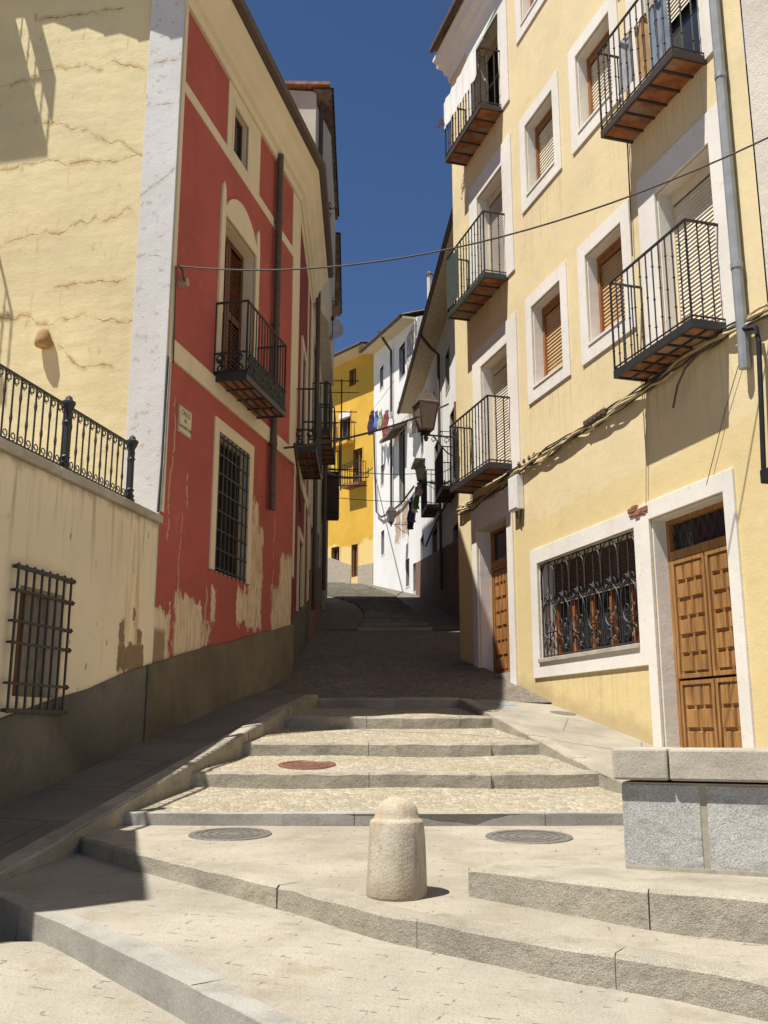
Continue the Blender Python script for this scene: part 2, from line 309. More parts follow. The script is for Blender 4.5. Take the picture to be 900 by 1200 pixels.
PAV = pavers('worn_pavers', (.315, .285, .228), .35); PAV2 = pavers('worn_pavers_upper', (.315, .28, .22), 0.1)
def concrete(name, c, joint=True):
    n = N(name, .92); b = n.noise(1.2, 6, n.uv, .65); f = n.noise(55, 3, n.uv); o = n.noise(6, 5, n.uv, .65)
    k = n.mix(n.rng(b, .3, .7), scale3(c, .78), scale3(c, 1.15)); k = n.mix(n.rng(o, .58, .72, 0., .5), k, scale3(c, .62)); k = n.mix(n.rng(f, .55, .7, 0., .3), k, scale3(c, .55))
    t = n.x('ShaderNodeTexBrick'); n.put(t.inputs['Vector'], n.map(n.uv, rot=(0, 0, .25))); t.inputs['Scale'].default_value = 1; t.inputs['Brick Width'].default_value = 1.6; t.inputs['Row Height'].default_value = .9; t.inputs['Mortar Size'].default_value = .008
    k = n.mix(n.mul(t.outputs['Fac'], .6), k, scale3(c, .35)); n.col(k); n.bump(n.add(n.add(o, n.mul(f, .5)), n.mul(t.outputs['Fac'], -.5)), .45, .015); return n.m
CONC = concrete('ramp_concrete', (.29, .26, .205)); CONC_SHADE = concrete('ramp_concrete_shade', (.165, .148, .122))  # second concrete is a darker copy, with the left ramp's shade in its colour
EARTH = plain('earth', (.2, .17, .12), .95)
IRON = plain('black_iron', (.026, .026, .026), .5, .45); IRONG = plain('green_iron', (.03, .04, .035), .5, .4); IRONB = plain('rusty_iron', (.05, .035, .028), .6, .3)
PIPE = plain('zinc_pipe', (.23, .24, .245), .45, .5, .15, 5); PIPED = plain('dark_pipe', (.09, .065, .05), .6); BLACK = plain('black_rubber', (.012, .012, .013), .7)
CABLE = plain('cable_sheath', (.06, .05, .04), .7); CABLEL = plain('pale_cable', (.42, .33, .19), .8); WHITEP = plain('white_plastic', (.7, .68, .64), .45, .4, .05)
def wood(name, c, sc_=1.):
    n = N(name, .55, .35); g = n.noise(3*sc_, 5, n.map(n.obj, (14, 14, .9)), .6, .4); b = n.noise(1.3, 4)
    k = n.mix(n.rng(g, .3, .7), scale3(c, .62), scale3(c, 1.25)); k = n.mix(n.rng(b, .4, .65, 0., .4), k, scale3(c, .55)); n.col(k); n.bump(g, .2, .006); return n.m
DOORW = wood('carved_door_wood', (.33, .165, .055)); DOORO = wood('orange_door_wood', (.36, .16, .045)); FRAMEW = wood('window_frame_wood', (.30, .12, .04)); DARKW = wood('dark_wood', (.07, .035, .02)); REDW = wood('louvre_wood', (.13, .045, .02)); BROWNW = wood('brown_door_wood', (.22, .1, .045))
SHUT = plain('cream_blind', (.66, .60, .47), .6, .3, .05, 3); SHUTB = plain('brown_blind', (.46, .31, .16), .6, .3, .12, 3); SHUTG = plain('grey_blind', (.5, .46, .40), .7, .2, .06, 3)
def glass(name, c=(.02, .022, .025)):
    n = N(name, .08, .5); n.col(n.mix(n.noise(2, 2), c, scale3(c, 2))); n.bump(n.noise(3, 1), .03, .01); return n.m
GLASS = glass('dark_glass'); LGLASS = plain('lantern_glass', (.20, .15, .115), .3, .5)
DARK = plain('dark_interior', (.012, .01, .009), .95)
def tile(name, c):
    n = N(name, .9); a = n.noise(7, 5); b = n.noise(2, 4); k = n.mix(n.rng(a, .3, .7), scale3(c, .65), scale3(c, 1.25)); k = n.mix(n.rng(b, .48, .65, 0., .6), k, (.3, .26, .2)); n.col(k); n.bump(a, .4, .01); return n.m
TILE = tile('roof_tile', (.34, .17, .10)); CLAY = tile('clay_floor_tile', (.30, .115, .05)); SOFF = plain('soffit_wood', (.58, .47, .32), .9); DTILE = tile('old_roof_tile', (.15, .105, .075))
BRICK = tile('bare_brick', (.27, .12, .07)); CAST = plain('cast_iron_cover', (.13, .12, .105), .6, .4, .25, 40); RUST = plain('rusty_cover', (.15, .07, .045), .8, .2, .3, 40)
ORANGE = plain('orange_wood', (.30, .10, .025), .5, .3, .15, 8); GREENC = plain('green_mesh', (.035, .05, .04), .9); CANVAS = plain('white_canvas', (.7, .69, .64), .9, .1, .06, 4)
LEAF = plain('leaf', (.05, .09, .03), .7); PLATE = plain('ceramic_plate', (.56, .47, .30), .4, .4, .06, 9); INK = plain('brown_lettering', (.06, .05, .06), .6); BLUE = plain('blue_paint', (.03, .11, .5), .5)
n = N('bollard_stone', .9); a = n.noise(5, 6, None, .65); f = n.noise(70, 3); zz = n.sep(n.obj)[2]
k = n.mix(n.rng(a, .35, .7), (.47, .42, .33), (.35, .28, .19)); k = n.mix(n.rng(n.add(zz, n.mul(a, .25)), .08, .24, .6, 0.), k, (.24, .18, .11)); k = n.mix(n.rng(n.noise(24, 5, None, .7), .63, .7, 0., .8), k, (.24, .16, .09)); k = n.mix(n.rng(f, .55, .7, 0., .25), k, (.3, .25, .18))
k = n.mix(n.mul(n.rng(n.noise(1, 5, n.map(n.obj, (14, 14, 2)), .7), .5, .66), .55), k, (.3, .21, .12)); pit = n.rng(n.noise(38, 4, None, .7), .62, .68); k = n.mix(n.mul(pit, .6), k, (.2, .15, .1)); n.col(k); n.bump(n.add(n.mul(pit, -1.), n.add(n.mul(a, .9), n.mul(f, .5))), .55, .012); STONE = n.m

# ------------------------------------------------------------------ light
AZ, EL = rad(-123), rad(65.5)
Sv = Vector((math.sin(AZ)*math.cos(EL), math.cos(AZ)*math.cos(EL), math.sin(EL)))
sun = bpy.data.lights.new('sun', 'SUN'); sun.energy = 4.8; sun.angle = rad(.53); sun.color = (1, .965, .895)
so = bpy.data.objects.new('sun', sun); COL.objects.link(so); so.rotation_euler = Sv.to_track_quat('Z', 'Y').to_euler(); so.location = (-10, -10, 30)
w = bpy.data.worlds.new('World'); sc.world = w; w.use_nodes = True; nt = w.node_tree
sky = nt.nodes.new('ShaderNodeTexSky'); sky.sky_type = 'NISHITA'; sky.sun_disc = False; sky.sun_elevation = EL; sky.sun_rotation = AZ; sky.altitude = 2500; sky.air_density = 1.0; sky.dust_density = .2; sky.ozone_density = 9.0
nt.links.new(sky.outputs[0], nt.nodes['Background'].inputs[0]); nt.nodes['Background'].inputs[1].default_value = .06
vs = sc.view_settings; vs.view_transform = 'Standard'; vs.look = 'None'; vs.gamma = 1; vs.use_curve_mapping = False; vs.exposure = .74
# ------------------------------------------------------------------ ground profile
def interp(tab, y):
    if y <= tab[0][0]:
        (a, p), (b, q) = tab[0], tab[1]
    elif y >= tab[-1][0]:
        (a, p), (b, q) = tab[-2], tab[-1]
    else:
        for (a, p), (b, q) in zip(tab, tab[1:]):
            if a <= y <= b: break
    return p+(q-p)*(y-a)/(b-a)
def zL0(y): return -1.40+.074*y
def zL1(y): return -1.209+.06*y
def zL2(y): return -1.045+.05*y
def zst(y): return .385 if y <= 12.5 else .385+(y-12.5)*.835/3.5 if y < 16 else -1.98+.2*y
def onL(zf, px, py):       # a point of a sloping terrace seen at a pixel
    v = -(py-600); rx, ry, rz = px-450, FPX*CT-v*ST, FPX*ST+v*CT
    z0 = zf(0); k = zf(1)-z0; t = z0/(rz-k*ry); return (rx*t, ry*t, rz*t)
KL = [(4.5, -2.58), (7.5, -1.91), (8.74, -1.65), (9.91, -1.39), (11.14, -1.11), (12.5, -.83), (14.4, -1.0)]
KLz = [(4.5, -1.14), (7.5, -.52), (8.74, -.275), (9.91, -.03), (11.14, .22), (12.5, .44), (14.4, .83)]
KR = [(6.0, 2.75), (7.5, 2.2), (8.74, 1.85), (9.91, 1.53), (11.14, 1.2), (12.5, .93), (14.4, 1.15)]
KRz = [(6.0, -.80), (7.5, -.56), (8.74, -.35), (9.91, -.105), (11.14, .165), (12.5, .385), (14.4, .815)]
def wallL(y): u = (y-10.04)/L.d.y; p = L.w(u, 0, 0); return p.x, -.026+.194*u
def wallR(y): u = (y-13.66)/R.d.y; p = R.w(u, 0, 0); return p.x, .5675+.2036*u
LEFT = [(14.12, -1.34), (17.9, -1.40), (23, -1.51), (27.9, -1.68)]
W2a, W2b = Vector((2.18, 15.75, 0)), Vector((1.04, 31.3, 0))
def leftx(y): return wallL(y)[0] if y < 14.12 else interp(LEFT, y) if y <= 27.9 else -9.
def rightx(y): return wallR(y)[0] if y < 15.7 else interp([(15.75, 2.18), (31.3, 1.04)], y) if y < 31.3 else interp([(31.3, 1.04), (37, -.41)], y) if y < 37 else interp([(37, -.41), (39, -2.18)], y)

# ground: a sheet to the horizon under everything
g = MB(); ys = [-400, -60, -10, 0, 3, 5, 8, 14, 40, 60, 500]
def zg(y): return -1.40 if y < 0 else zL0(y) if y < 5.2 else zL0(5.2)-.12*(y-5.2) if y < 8 else -1.35 if y < 14 else -1.5 if y < 20 else 2 if y < 45 else 7
def zgr(y): return interp([(-400, -1.4), (0, -1.4), (5.2, zL0(5.2)), (6.2, -1.3), (8, -1.5), (14, -.8), (20, 1.2), (40, 5.0), (60, 6.5), (500, 6.5)], y)
ys = [-400, -40, -8, 0, 2, 4, 5.2, 6.2, 8, 14, 20, 40, 60, 500]; xs = [-400, -40, -8, -4, 0, 4, 8, 40, 400]
for j in range(len(ys)-1):
    for i in range(len(xs)-1):
        g.quad(*[(x, y, zgr(y)) for x, y in ((xs[i], ys[j]), (xs[i+1], ys[j]), (xs[i+1], ys[j+1]), (xs[i], ys[j+1]))])
struct(g.build('ground', PAV))

# broad landings in front (two kerbed terraces, a third at the right)
e1 = [onL(zL1, x, y) for x, y in ((0, 1051), (26, 1065), (72, 1083), (147, 1119), (240, 1165), (306, 1199))]
dx = Vector(e1[-1])-Vector(e1[-2])
e1 = [(-3.0, 6.25, zL1(6.25))] + e1 + [tuple(Vector(e1[-1])+dx*k) for k in (2, 4)]
e2 = [onL(zL2, x, y) for x, y in ((81, 978), (117, 988), (156, 999), (254, 1022), (352, 1045), (449, 1071), (545, 1089), (669, 1112), (784, 1129), (900, 1152))]
dx = Vector(e2[-1])-Vector(e2[-2]); e2 = [(-2.35, 6.85, zL2(6.85))] + e2 + [tuple(Vector(e2[-1])+dx*k) for k in (1.5, 3, 6)]
def zL3(y): return -.69+.006*y
e3 = [onL(zL3, x, y) for x, y in ((548, 1018), (634, 1028), (779, 1046), (900, 1055))]
dx = Vector(e3[-1])-Vector(e3[-2]); e3 = e3 + [tuple(Vector(e3[-1])+dx*k) for k in (1.5, 3, 6)]
def stones(mb, line, width, height, length, jit=.006, side=1, rise=.004, wear=.006):
    """a row of kerb stones along a polyline (its outer top edge)"""
    pts = [Vector(p) for p in line]; seg = [(b-a).length for a, b in zip(pts, pts[1:])]; tot = sum(seg)
    def at(s):
        for a, b, l in zip(pts, pts[1:], seg):
            if s <= l or b is pts[-1]: return a.lerp(b, min(1, s/l)), (b-a).normalized()
            s -= l
    s = 0.
    while s < tot-.05:
        l = length*rnd.uniform(.75, 1.3); t = min(tot, s+l); t = tot if tot-t < .3*length else t
        nc = max(2, round((t-s)/.13)); g_ = .0025; cuts = [s+g_+(t-s-2*g_)*k/nc for k in range(nc+1)]
        jz = rnd.uniform(0, jit*1.2); jo = rnd.uniform(-jit, jit); rings = []
        for q0 in cuts:
            a, d = at(q0); _, d_ = at(max(0, q0-.12)); _, e_ = at(min(tot, q0+.12)); m = Vector((d_.x+e_.x, d_.y+e_.y, 0)).normalized(); na = Vector((-m.y, m.x, 0))*side
            w1, w2, w3 = (rnd.uniform(-wear, wear) for _ in range(3)); A = a+na*(jo+w1); up = Vector((0, 0, rise+jz)); c_ = wear*1.6+abs(w2)
            ring = [A+Vector((0, 0, -height)), A+na*w3*.6+Vector((0, 0, -c_*1.3))+up, A+na*c_+up, a+na*width+up, a+na*width+Vector((0, 0, -height))]
            ids = []
            for p in ring: mb.v.append(p); mb.uv.append((p.x, p.y)); ids.append(len(mb.v)-1)
            rings.append(ids)
        for r0, r1 in zip(rings, rings[1:]):
            for j in range(5): mb.fc.append([r0[j], r0[(j+1) % 5], r1[(j+1) % 5], r1[j]])
        mb.fc.append(rings[0][::-1]); mb.fc.append(rings[-1]); s = t
def landing(name, edge, zf, back, mat):
    m = MB(); poly = [(p[0], p[1]+.05, zf(p[1]+.05)) for p in edge] + [(x, y, zf(y)) for x, y in back]
    m.quad(*poly); return struct(m.build(name, mat, fix=False))
landing('lower_landing', e1, zL1, [(6, 5.8), (-3.2, 7.2)], PAV)
landing('upper_landing', e2, zL2, [(6.5, 8.3), (2.9, 8.0), (2.3, 7.58), (-1.92, 7.58)], PAV2)
m = MB(); stones(m, e1, .36, .22, .8, .002, wear=.002); struct(m.build('kerb', GRANS))
m = MB(); stones(m, e2, .30, .2, .8, .003); struct(m.build('kerb', GRAN))
m = MB(); stones(m, e3, .42, .2, .8, .003)
b_ = onL(zL3, 657, 1004)
m.slab([(e3[0][0]+.006, e3[0][1]+.03)] + [(p[0], p[1]+.05) for p in e3[1:]] + [(5, 6.2), (2.2, 6.0), b_[:2]], lambda x, y: zL3(y)-.3, lambda x, y: zL3(y))
struct(m.build('step', GRAN))

# five flights of the stepped ramp: nosing stones and cobbled treads
STY = [7.5, 8.74, 9.91, 11.14, 12.5]; zt = [-.585, -.345, -.108, .155, .40]; zb = [-.675, -.462, -.225, .04, .287]
for i, y in enumerate(STY):
    xl, xr = interp(KL, y)-.02, interp(KR, y)+.02; line = []
    for k in range(9):
        f = k/8; cur = .12*(1-(2*f-1)**2)*(1 if i else .4); line.append((xl+(xr-xl)*f, y-cur+rnd.uniform(-.012, .012), zt[i]+rnd.uniform(-.004, .004)))
    m = MB(); stones(m, line, .30, .26, 1.35 if i < 3 else 1.1, .005, wear=.009 if i else .003); struct(m.build('step', GRAN if i else GRANS))
    if i < 4: y1, z1 = STY[i+1]+.05, zb[i+1]+.005
    else: y1, z1 = 14.0, zst(14.0)
    t = MB(); nx, ny = 10, 8
    def tp(f, h):
        yy = y+.06+(y1-y-.06)*h; a, b = (interp(KL, min(yy, 12.5)), interp(KR, min(yy, 12.5))) if i < 4 else (xl, xr)
        cur = .12*(1-(2*f-1)**2)*(1-h); zz = zt[i]+(z1-zt[i])*h + (.012*math.sin(f*9+i*2)*math.sin(h*5+i) if 0 < h < 1 else 0)
        return (a+(b-a)*f, yy-cur, zz-.002)
    for p in range(nx):
        for q in range(ny): t.quad(tp(p/nx, q/ny), tp((p+1)/nx, q/ny), tp((p+1)/nx, (q+1)/ny), tp(p/nx, (q+1)/ny))
    if i < 4: struct(t.build('tread', COB, fix=False))
    
# sloping pavements on both sides with granite kerbs
for nm, K, Kz, wf, y0, mat, sd in (('pavement', KL, KLz, wallL, 4.4, CONC_SHADE, 1), ('pavement', KR, KRz, wallR, 6.0, CONC, -1)):
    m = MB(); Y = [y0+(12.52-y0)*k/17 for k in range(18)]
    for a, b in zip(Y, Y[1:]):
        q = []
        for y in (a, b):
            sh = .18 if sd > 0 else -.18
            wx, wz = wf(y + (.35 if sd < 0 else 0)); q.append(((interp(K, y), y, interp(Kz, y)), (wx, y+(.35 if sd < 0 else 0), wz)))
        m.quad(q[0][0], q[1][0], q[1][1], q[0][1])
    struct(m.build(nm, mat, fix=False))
    m = MB(); line = [(interp(K, y), y, interp(Kz, y)+.004) for y in Y if y < 13.6]
    stones(m, line, .15, .3, 1.1, .004, side=1 if sd > 0 else -1); struct(m.build('kerb', GRAN))
# street going up the alley
m = MB()
rows = [12.5, 13.2, 14, 14.4, 15, 16, 15.7, 15.76, 17, 18.5, 20]
for a, b in zip(rows, rows[1:]):
    for k in range(8):
        f0, f1 = k/8, (k+1)/8
        ex = lambda y: (leftx(y)-.05, rightx(y)+.05)
        P = lambda y, f: (ex(y)[0]+(ex(y)[1]-ex(y)[0])*f, y+(.03 if y == 12.5 else 0), zst(y)-.003-.02*math.sin(f*math.pi)+max(0, (13.6-y)/1.1)*(.05*(1-f)-.03*f))
        m.quad(P(a, f0), P(a, f1), P(b, f1), P(b, f0))
SL = [(20, -.55), (23.4, -.45), (26.9, -.75), (31.3, -1.9), (37, -6)]; SR = [(20, 1.0), (22, .93), (26, .64), (31, .3), (37, -.75), (40, -3)]
rows = [20+k for k in range(8)] + [27.89, 27.91, 29, 30, 31, 31.31, 32, 33, 34, 35, 36, 37, 38, 39, 41]
for a, b in zip(rows, rows[1:]):
    P = lambda x, y: (x, y, zst(y))
    m.quad(P(leftx(a)-.05, a), P(interp(SL, a), a), P(interp(SL, b), b), P(leftx(b)-.05, b))
    m.quad(P(interp(SR, a), a), P(rightx(a)+.1, a), P(rightx(b)+.1, b), P(interp(SR, b), b))
struct(m.build('street', COB_SHADE, fix=False))
m = MB(); ed = MB(); y = 20.
while y < 39:
    d = .95; xl, xr = interp(SL, y), interp(SR, y); xl2, xr2 = interp(SL, y+d), interp(SR, y+d); z = zst(y)+.03
    m.hexa([(xl, y, z-.4), (xr, y+.05, z-.4), (xr2, y+d+.1, z-.4), (xl2, y+d+.1, z-.4), (xl, y, z+.02), (xr, y+.05, z+.02), (xr2, y+d+.1, z+.1), (xl2, y+d+.1, z+.1)])
    rr = [rnd.uniform(-.012, .012) for _ in range(2)]; ed.hexa([(xl+.01, y-.04, z-.05+rr[0]), (xr-.01, y+.01, z-.05+rr[1]), (xr-.01, y+.3, z-.05), (xl+.01, y+.26, z-.05), (xl+.01, y-.04, z+.028), (xr-.01, y+.01, z+.028), (xr-.01, y+.3, z+.05), (xl+.01, y+.26, z+.05)]); y += d
struct(m.build('stairs', GRAN_SHADE)); struct(ed.build('stair_edge', GRANM))
# ------------------------------------------------------------------ small round things on the paving
def lid(name, x, y, z, slope, r, mat, label, frame=True):
    t = thing(name, label, 'manhole cover', (x, y, z), None); m = MB()
    seg = 40
    def ring(r0, r1, dz0, dz1):
        for k in range(seg):
            a, b = 2*math.pi*k/seg, 2*math.pi*(k+1)/seg
            q = lambda r_, an, dz: (x+r_*math.cos(an), y+r_*math.sin(an), z+slope*r_*math.sin(an)+dz)
            m.quad(q(r0, a, dz0), q(r0, b, dz0), q(r1, b, dz1), q(r1, a, dz1))
    ring(0.001, r*.82, .006, .006)
    for q in (.3, .52, .72): ring(r*q, r*(q+.04), .009, .009)
    m.build('lid', mat, t); m = MB(); ring(r*.84, r*.84, -.01, .008); ring(r*.84, r, .008, .008); ring(r, r*1.03, .008, -.004); m.build('rim', mat, t)
x, y, z = onL(zL2, 620, 981); lid('manhole_cover', x, y, z, .05, .29, CAST, 'grey round manhole cover on the landing beside the granite parapet')
x, y, z = onL(zL2, 270, 978); lid('manhole_cover', x, y, z, .05, .28, CAST, 'grey round manhole cover on the landing left of the stone bollard')
lid('manhole_cover', -.70, 9.22, zt[1]+(9.22-8.74)*.104-.002, .1, .26, RUST, 'rusty red round manhole cover on the second step of the stepped ramp')
def zpr(y): return interp(KRz, y)
for px, py, mt, lab, r in ((593, 832, BLUE, 'small blue utility cover on the right-hand pavement near the kerb', .11), (660, 841, CAST, 'small dark utility cover on the right-hand pavement below the grilled window', .13)):
    yy = 12.3 if px < 620 else 11.9
    m = MB(); v = -(py-600); k = yy/(FPX*CT-v*ST); x = (px-450)*k
    def zp(x_, y_):
        f = .3
        for _ in range(4): q_ = y_-.35*f; f = (x_-interp(KR, q_))/(wallR(q_+.35)[0]-interp(KR, q_))
        y_ = y_-.35*f; return interp(KRz, y_)+(wallR(y_+.35)[1]-interp(KRz, y_))*f
    zz = zp(x, yy); prof = [(x+r*1.2*math.cos(t*.524), yy+r*math.sin(t*.524)) for t in range(12)]
    m.slab(prof, lambda a_, b_: zp(a_, b_)-.02, lambda a_, b_: zp(a_, b_)+.006)
    mt2 = plain('faded_blue_cover', (.2, .25, .28), .8) if mt is BLUE else mt
    tag(m.build('utility_cover', mt2, loc=(x, yy, zz)), lab, 'utility cover')
# bollard
bx, by, bz = onL(zL2, 465, 1049)
m = MB(); m.lathe(bx, by, bz-.02, [(.148, 0), (.151, .03), (.149, .1), (.145, .2), (.140, .3), (.135, .365), (.131, .375), (.117, .383), (.112, .39), (.108, .41), (.099, .435), (.083, .458), (.06, .474), (.034, .484), (.008, .488)], 40)
for k, v in enumerate(m.v):
    d = Vector((v.x-bx, v.y-by, 0)); a = math.atan2(d.y, d.x)
    m.v[k] = v + d*(.012*math.sin(3*a+v.z*9)+.008*math.sin(11*a+v.z*31))
b = m.build('bollard', STONE, loc=(bx, by, bz), smooth=True); tag(b, 'worn pale stone bollard with a domed top standing on the landing', 'bollard')

# granite parapet at the right
pf = Vector(onL(zL3, 733, 1018)); pd = Vector(onL(zL3, 900, 1028))-pf; pd.z = 0; PW = Frame(pf.x, pf.y, (pd.x, pd.y), True)
if PW.n.y > 0: PW.n = -PW.n
t = thing('granite_parapet', 'low parapet of grey granite blocks with a pale coping in front of the carved door', 'parapet', tuple(PW.w(0, 0, pf.z)))
z0 = pf.z-.05; zc = -.235
m = MB(PW); a = 0.
for wdt in (.375, .52, .5, .5, .5): m.box(a, a+wdt, -.5, 0, z0, zc-.02); a += wdt+.03
m.build('granite_block', GRANB, t, bevel=.006)
m = MB(PW); m.box(.006, a-.05, -.49, -.005, z0, zc-.012); m.box(.005, a-.05, -.004, .006, z0, z0+.068); m.build('mortar_bed', MORT, t)
m = MB(PW); m.box(-.03, .24, -.53, .045, zc, -.083); m.box(.246, 1.05, -.53, .045, zc, -.085); m.box(1.056, 2.6, -.53, .045, zc, -.084); m.build('coping', GRANC, t, bevel=.012)
# ------------------------------------------------------------------ building kit
def sweep(mb, pts, prof, side=1):
    """profile (out, z) swept along plan points; side +1: outward is to the right of travel"""
    P = [Vector((p[0], p[1], 0)) for p in pts]; n = len(P); cols = []
    for k in range(n):
        d1 = (P[k]-P[k-1]).normalized() if k else (P[1]-P[0]).normalized(); d2 = (P[k+1]-P[k]).normalized() if k < n-1 else d1
        n1, n2 = Vector((d1.y, -d1.x, 0))*side, Vector((d2.y, -d2.x, 0))*side
        m = (n1+n2); m = m/ max(.3, m.dot(n1)); cols.append([tuple(P[k]+m*o+Vector((0, 0, z))) for o, z in prof])
    ids = []
    for c in cols:
        r = []
        for q in c: mb.v.append(Vector(q)); mb.uv.append((q[1], q[2])); r.append(len(mb.v)-1)
        ids.append(r)
    k = len(prof)
    for a, b in zip(ids, ids[1:]):
        for j in range(k): mb.fc.append([a[j], a[(j+1) % k], b[(j+1) % k], b[j]])
    mb.fc.append(ids[0][::-1]); mb.fc.append(ids[-1])
def tiles(mb, fr, a0, a1, z, over, depth, slope, pitch=.2):
    """barrel tiles running from the eave (out by over) up to the ridge (back by depth)"""
    n = int((a1-a0)/pitch); seg = 4; rows = [over+.04, over-.36, over-.36, over-.78, -depth*.5, -depth]
    lift = [0, 0, .02, .02, 0, 0]
    prev = None
    for k in range(n*seg+1):
        a = a0+(a1-a0)*k/(n*seg); ph = (k % seg)/seg; h = .05*abs(math.sin(math.pi*ph)) + rnd.uniform(-.004, .004); c = []
        for b, lf in zip(rows, lift): c.append(mb.P(a, b, z+(over-b)*slope+h+lf))
        c2 = mb.P(a, over+.04, z-.03)
        if prev:
            for j in range(len(rows)-1): mb.fc.append([prev[0][j], c[0 if False else j], c[j+1], prev[0][j+1]])
            mb.fc.append([prev[1], c2, c[0], prev[0][0]])
        prev = (c, c2)
def hbody(mb, fr_pts, z0, z1, skip=()):
    n = len(fr_pts)
    for k in range(n):
        if k in skip: continue
        a, b = fr_pts[k], fr_pts[(k+1) % n]; mb.quad((a[0], a[1], z0), (b[0], b[1], z0), (b[0], b[1], z1), (a[0], a[1], z1))
    mb.quad(*[(p[0], p[1], z1) for p in fr_pts])
def scroll(mb, a, b, c, r, plane='a', th=.006, turns=1.15, dirn=1, sx=1):
    pts = []
    for k in range(11):
        f = k/10; an = -math.pi/2+dirn*f*turns*2*math.pi; rr = r*(1-.55*f); u = math.cos(an)*rr; v = math.sin(an)*rr
        pts.append((a+u*sx, b, c+v) if plane == 'a' else (a, b+u*sx, c+v))
    mb.tube(pts, th, 4)
def railing(mb, pts, z0, z1, step=.115, r=.0085, knots=True, bars=True):
    """pts: plan polyline in (a, b)"""
    for (a0, b0), (a1, b1) in zip(pts, pts[1:]):
        mb.tube([(a0, b0, z1), (a1, b1, z1)], .016, 5); mb.tube([(a0, b0, z0+.04), (a1, b1, z0+.04)], .011, 4)
        l = math.hypot(a1-a0, b1-b0); n = max(1, round(l/step))
        for k in range(n+1):
            f = k/n; a, b = a0+(a1-a0)*f, b0+(b1-b0)*f; mb.tube([(a, b, z0), (a, b, z1)], r if 0 < k < n else r*1.4, 4)
            if knots:
                for q in ((.16, .45, .80) if k % 2 else (.22, .52, .74)): mb.lathe(a, b, z0+(z1-z0)*q, [(.004, -.016), (.017, 0), (.004, .016)], 5)
def balcony(house, fr, a0, a1, zb, p, rail=1.0, iron=None, cross=5, floor_=None, along=0, knots=True, step=.115):
    iron = iron or IRON; m = MB(fr)
    m.box(a0, a1, p-.03, p, zb-.01, zb+.075); m.box(a0, a0+.03, .002, p-.03, zb-.01, zb+.075); m.box(a1-.03, a1, .002, p-.03, zb-.01, zb+.075)
    for k in range(1, cross): a = a0+(a1-a0)*k/cross; m.box(a-.014, a+.014, .002, p-.03, zb-.006, zb+.03)
    for k in range(1, along+1): b = p*k/(along+1); m.box(a0+.03, a1-.03, b-.012, b+.012, zb-.004, zb+.02)
    o = m.build('balcony', iron, house)
    m = MB(fr); m.box(a0+.031, a1-.031, .003, p-.031, zb+.012, zb+.065); m.build('floor_tile', floor_ or CLAY, o)
    m = MB(fr); railing(m, [(a0+.012, .004), (a0+.012, p-.012), (a1-.012, p-.012), (a1-.012, .004)], zb+.07, zb+rail+.06, knots=knots, step=step); m.build('railing', iron, o)
    return o
def window(house, fr, a0, a1, c0, c1, depth=.22, sur=.19, mat=None, blind=None, frame=None, opened=0., proud=.022, sill=True, glassy=False):
    """surround with its frame, blind and sill; the hole itself is cut in the wall"""
    m = MB(fr); m.ring(a0, a1, c0, c1, sur, -.01, proud); m.ring(a0+.014, a1-.014, c0+.014, c1-.014, .014, -depth, -.012); o = m.build('window', mat or SURR, house, bevel=.004)
    d = -depth; fm = MB(fr); fm.ring(a0+.065, a1-.065, c0+.05, c1-.065, .05, d, d+.06)
    if not blind: fm.box((a0+a1)/2-.025, (a0+a1)/2+.025, d+.005, d+.05, c0+.05, c1-.05)
    if not opened and not glassy: fm.box(a0+.066, a1-.066, d+.004, d+.05, c1-.13, c1-.066)
    fm.build('frame', frame or FRAMEW, o)
    g = MB(fr); g.box(a0+.02, a1-.02, d-.03, d-.004, c0+.02, c1-.02); g.build('pane', GLASS, o)
    if blind:
        b = MB(fr); b.sawtooth(a0+.066, a1-.066, c0+.05+opened, c1-.13, d+.012+.0); b.build('blind', blind, o)
    if sill:
        s_ = MB(fr); s_.box(a0-.0, a1+.0, -depth+.01, .035, c0-.002, c0+.028); s_.build('sill', mat or SURR, o)
    return o
def carved(mb, a0, a1, c0, c1, o, rows, split=None):
    mb.box(a0, a1, o-.05, o, c0, c1); st = (a1-a0)*.10; h = (c1-c0-.10)/rows
    for r in range(rows):
        n = 3 if r % 2 == 0 else 2; w_ = (a1-a0-2*st)/n; z0 = c1-.05-(r+1)*h
        for k in range(n):
            x0, x1, y0, y1 = a0+st+k*w_+.014, a0+st+(k+1)*w_-.014, z0+.015, z0+h-.015; q = .008
            A = [(x0, y0), (x1, y0), (x1, y1), (x0, y1)]; B = [(x0+q, y0+q), (x1-q, y0+q), (x1-q, y1-q), (x0+q, y1-q)]
            for i in range(4):
                j = (i+1) % 4; mb.quad((A[i][0], o+.001, A[i][1]), (A[j][0], o+.001, A[j][1]), (B[j][0], o+.03, B[j][1]), (B[i][0], o+.03, B[i][1]))
            mb.quad(*[(p[0], o+.03, p[1]) for p in B])
    mb.box(a0, a0+st*.7, o, o+.03, c0, c1); mb.box(a1-st*.7, a1, o, o+.03, c0, c1); mb.box(a0+st*.7, a1-st*.7, o, o+.029, c0, c0+.045); mb.box(a0+st*.7, a1-st*.7, o, o+.029, c1-.045, c1)
def pxr(fr, xl, xr, yt, yb, off=0):
    a = fr.px((xl+xr)/2, yb, off); b = fr.px(xl, (yt+yb)/2, off); c = fr.px(xr, (yt+yb)/2, off); d = fr.px((xl+xr)/2, yt, off)
    return min(b[0], c[0]), max(b[0], c[0]), a[1], d[1]
def path_tube(name, pts, r, mat, label, cat, group=None, seg=5):
    m = MB(); m.tube(pts, r, seg); return tag(m.build(name, mat, loc=pts[0]), label, cat, group)

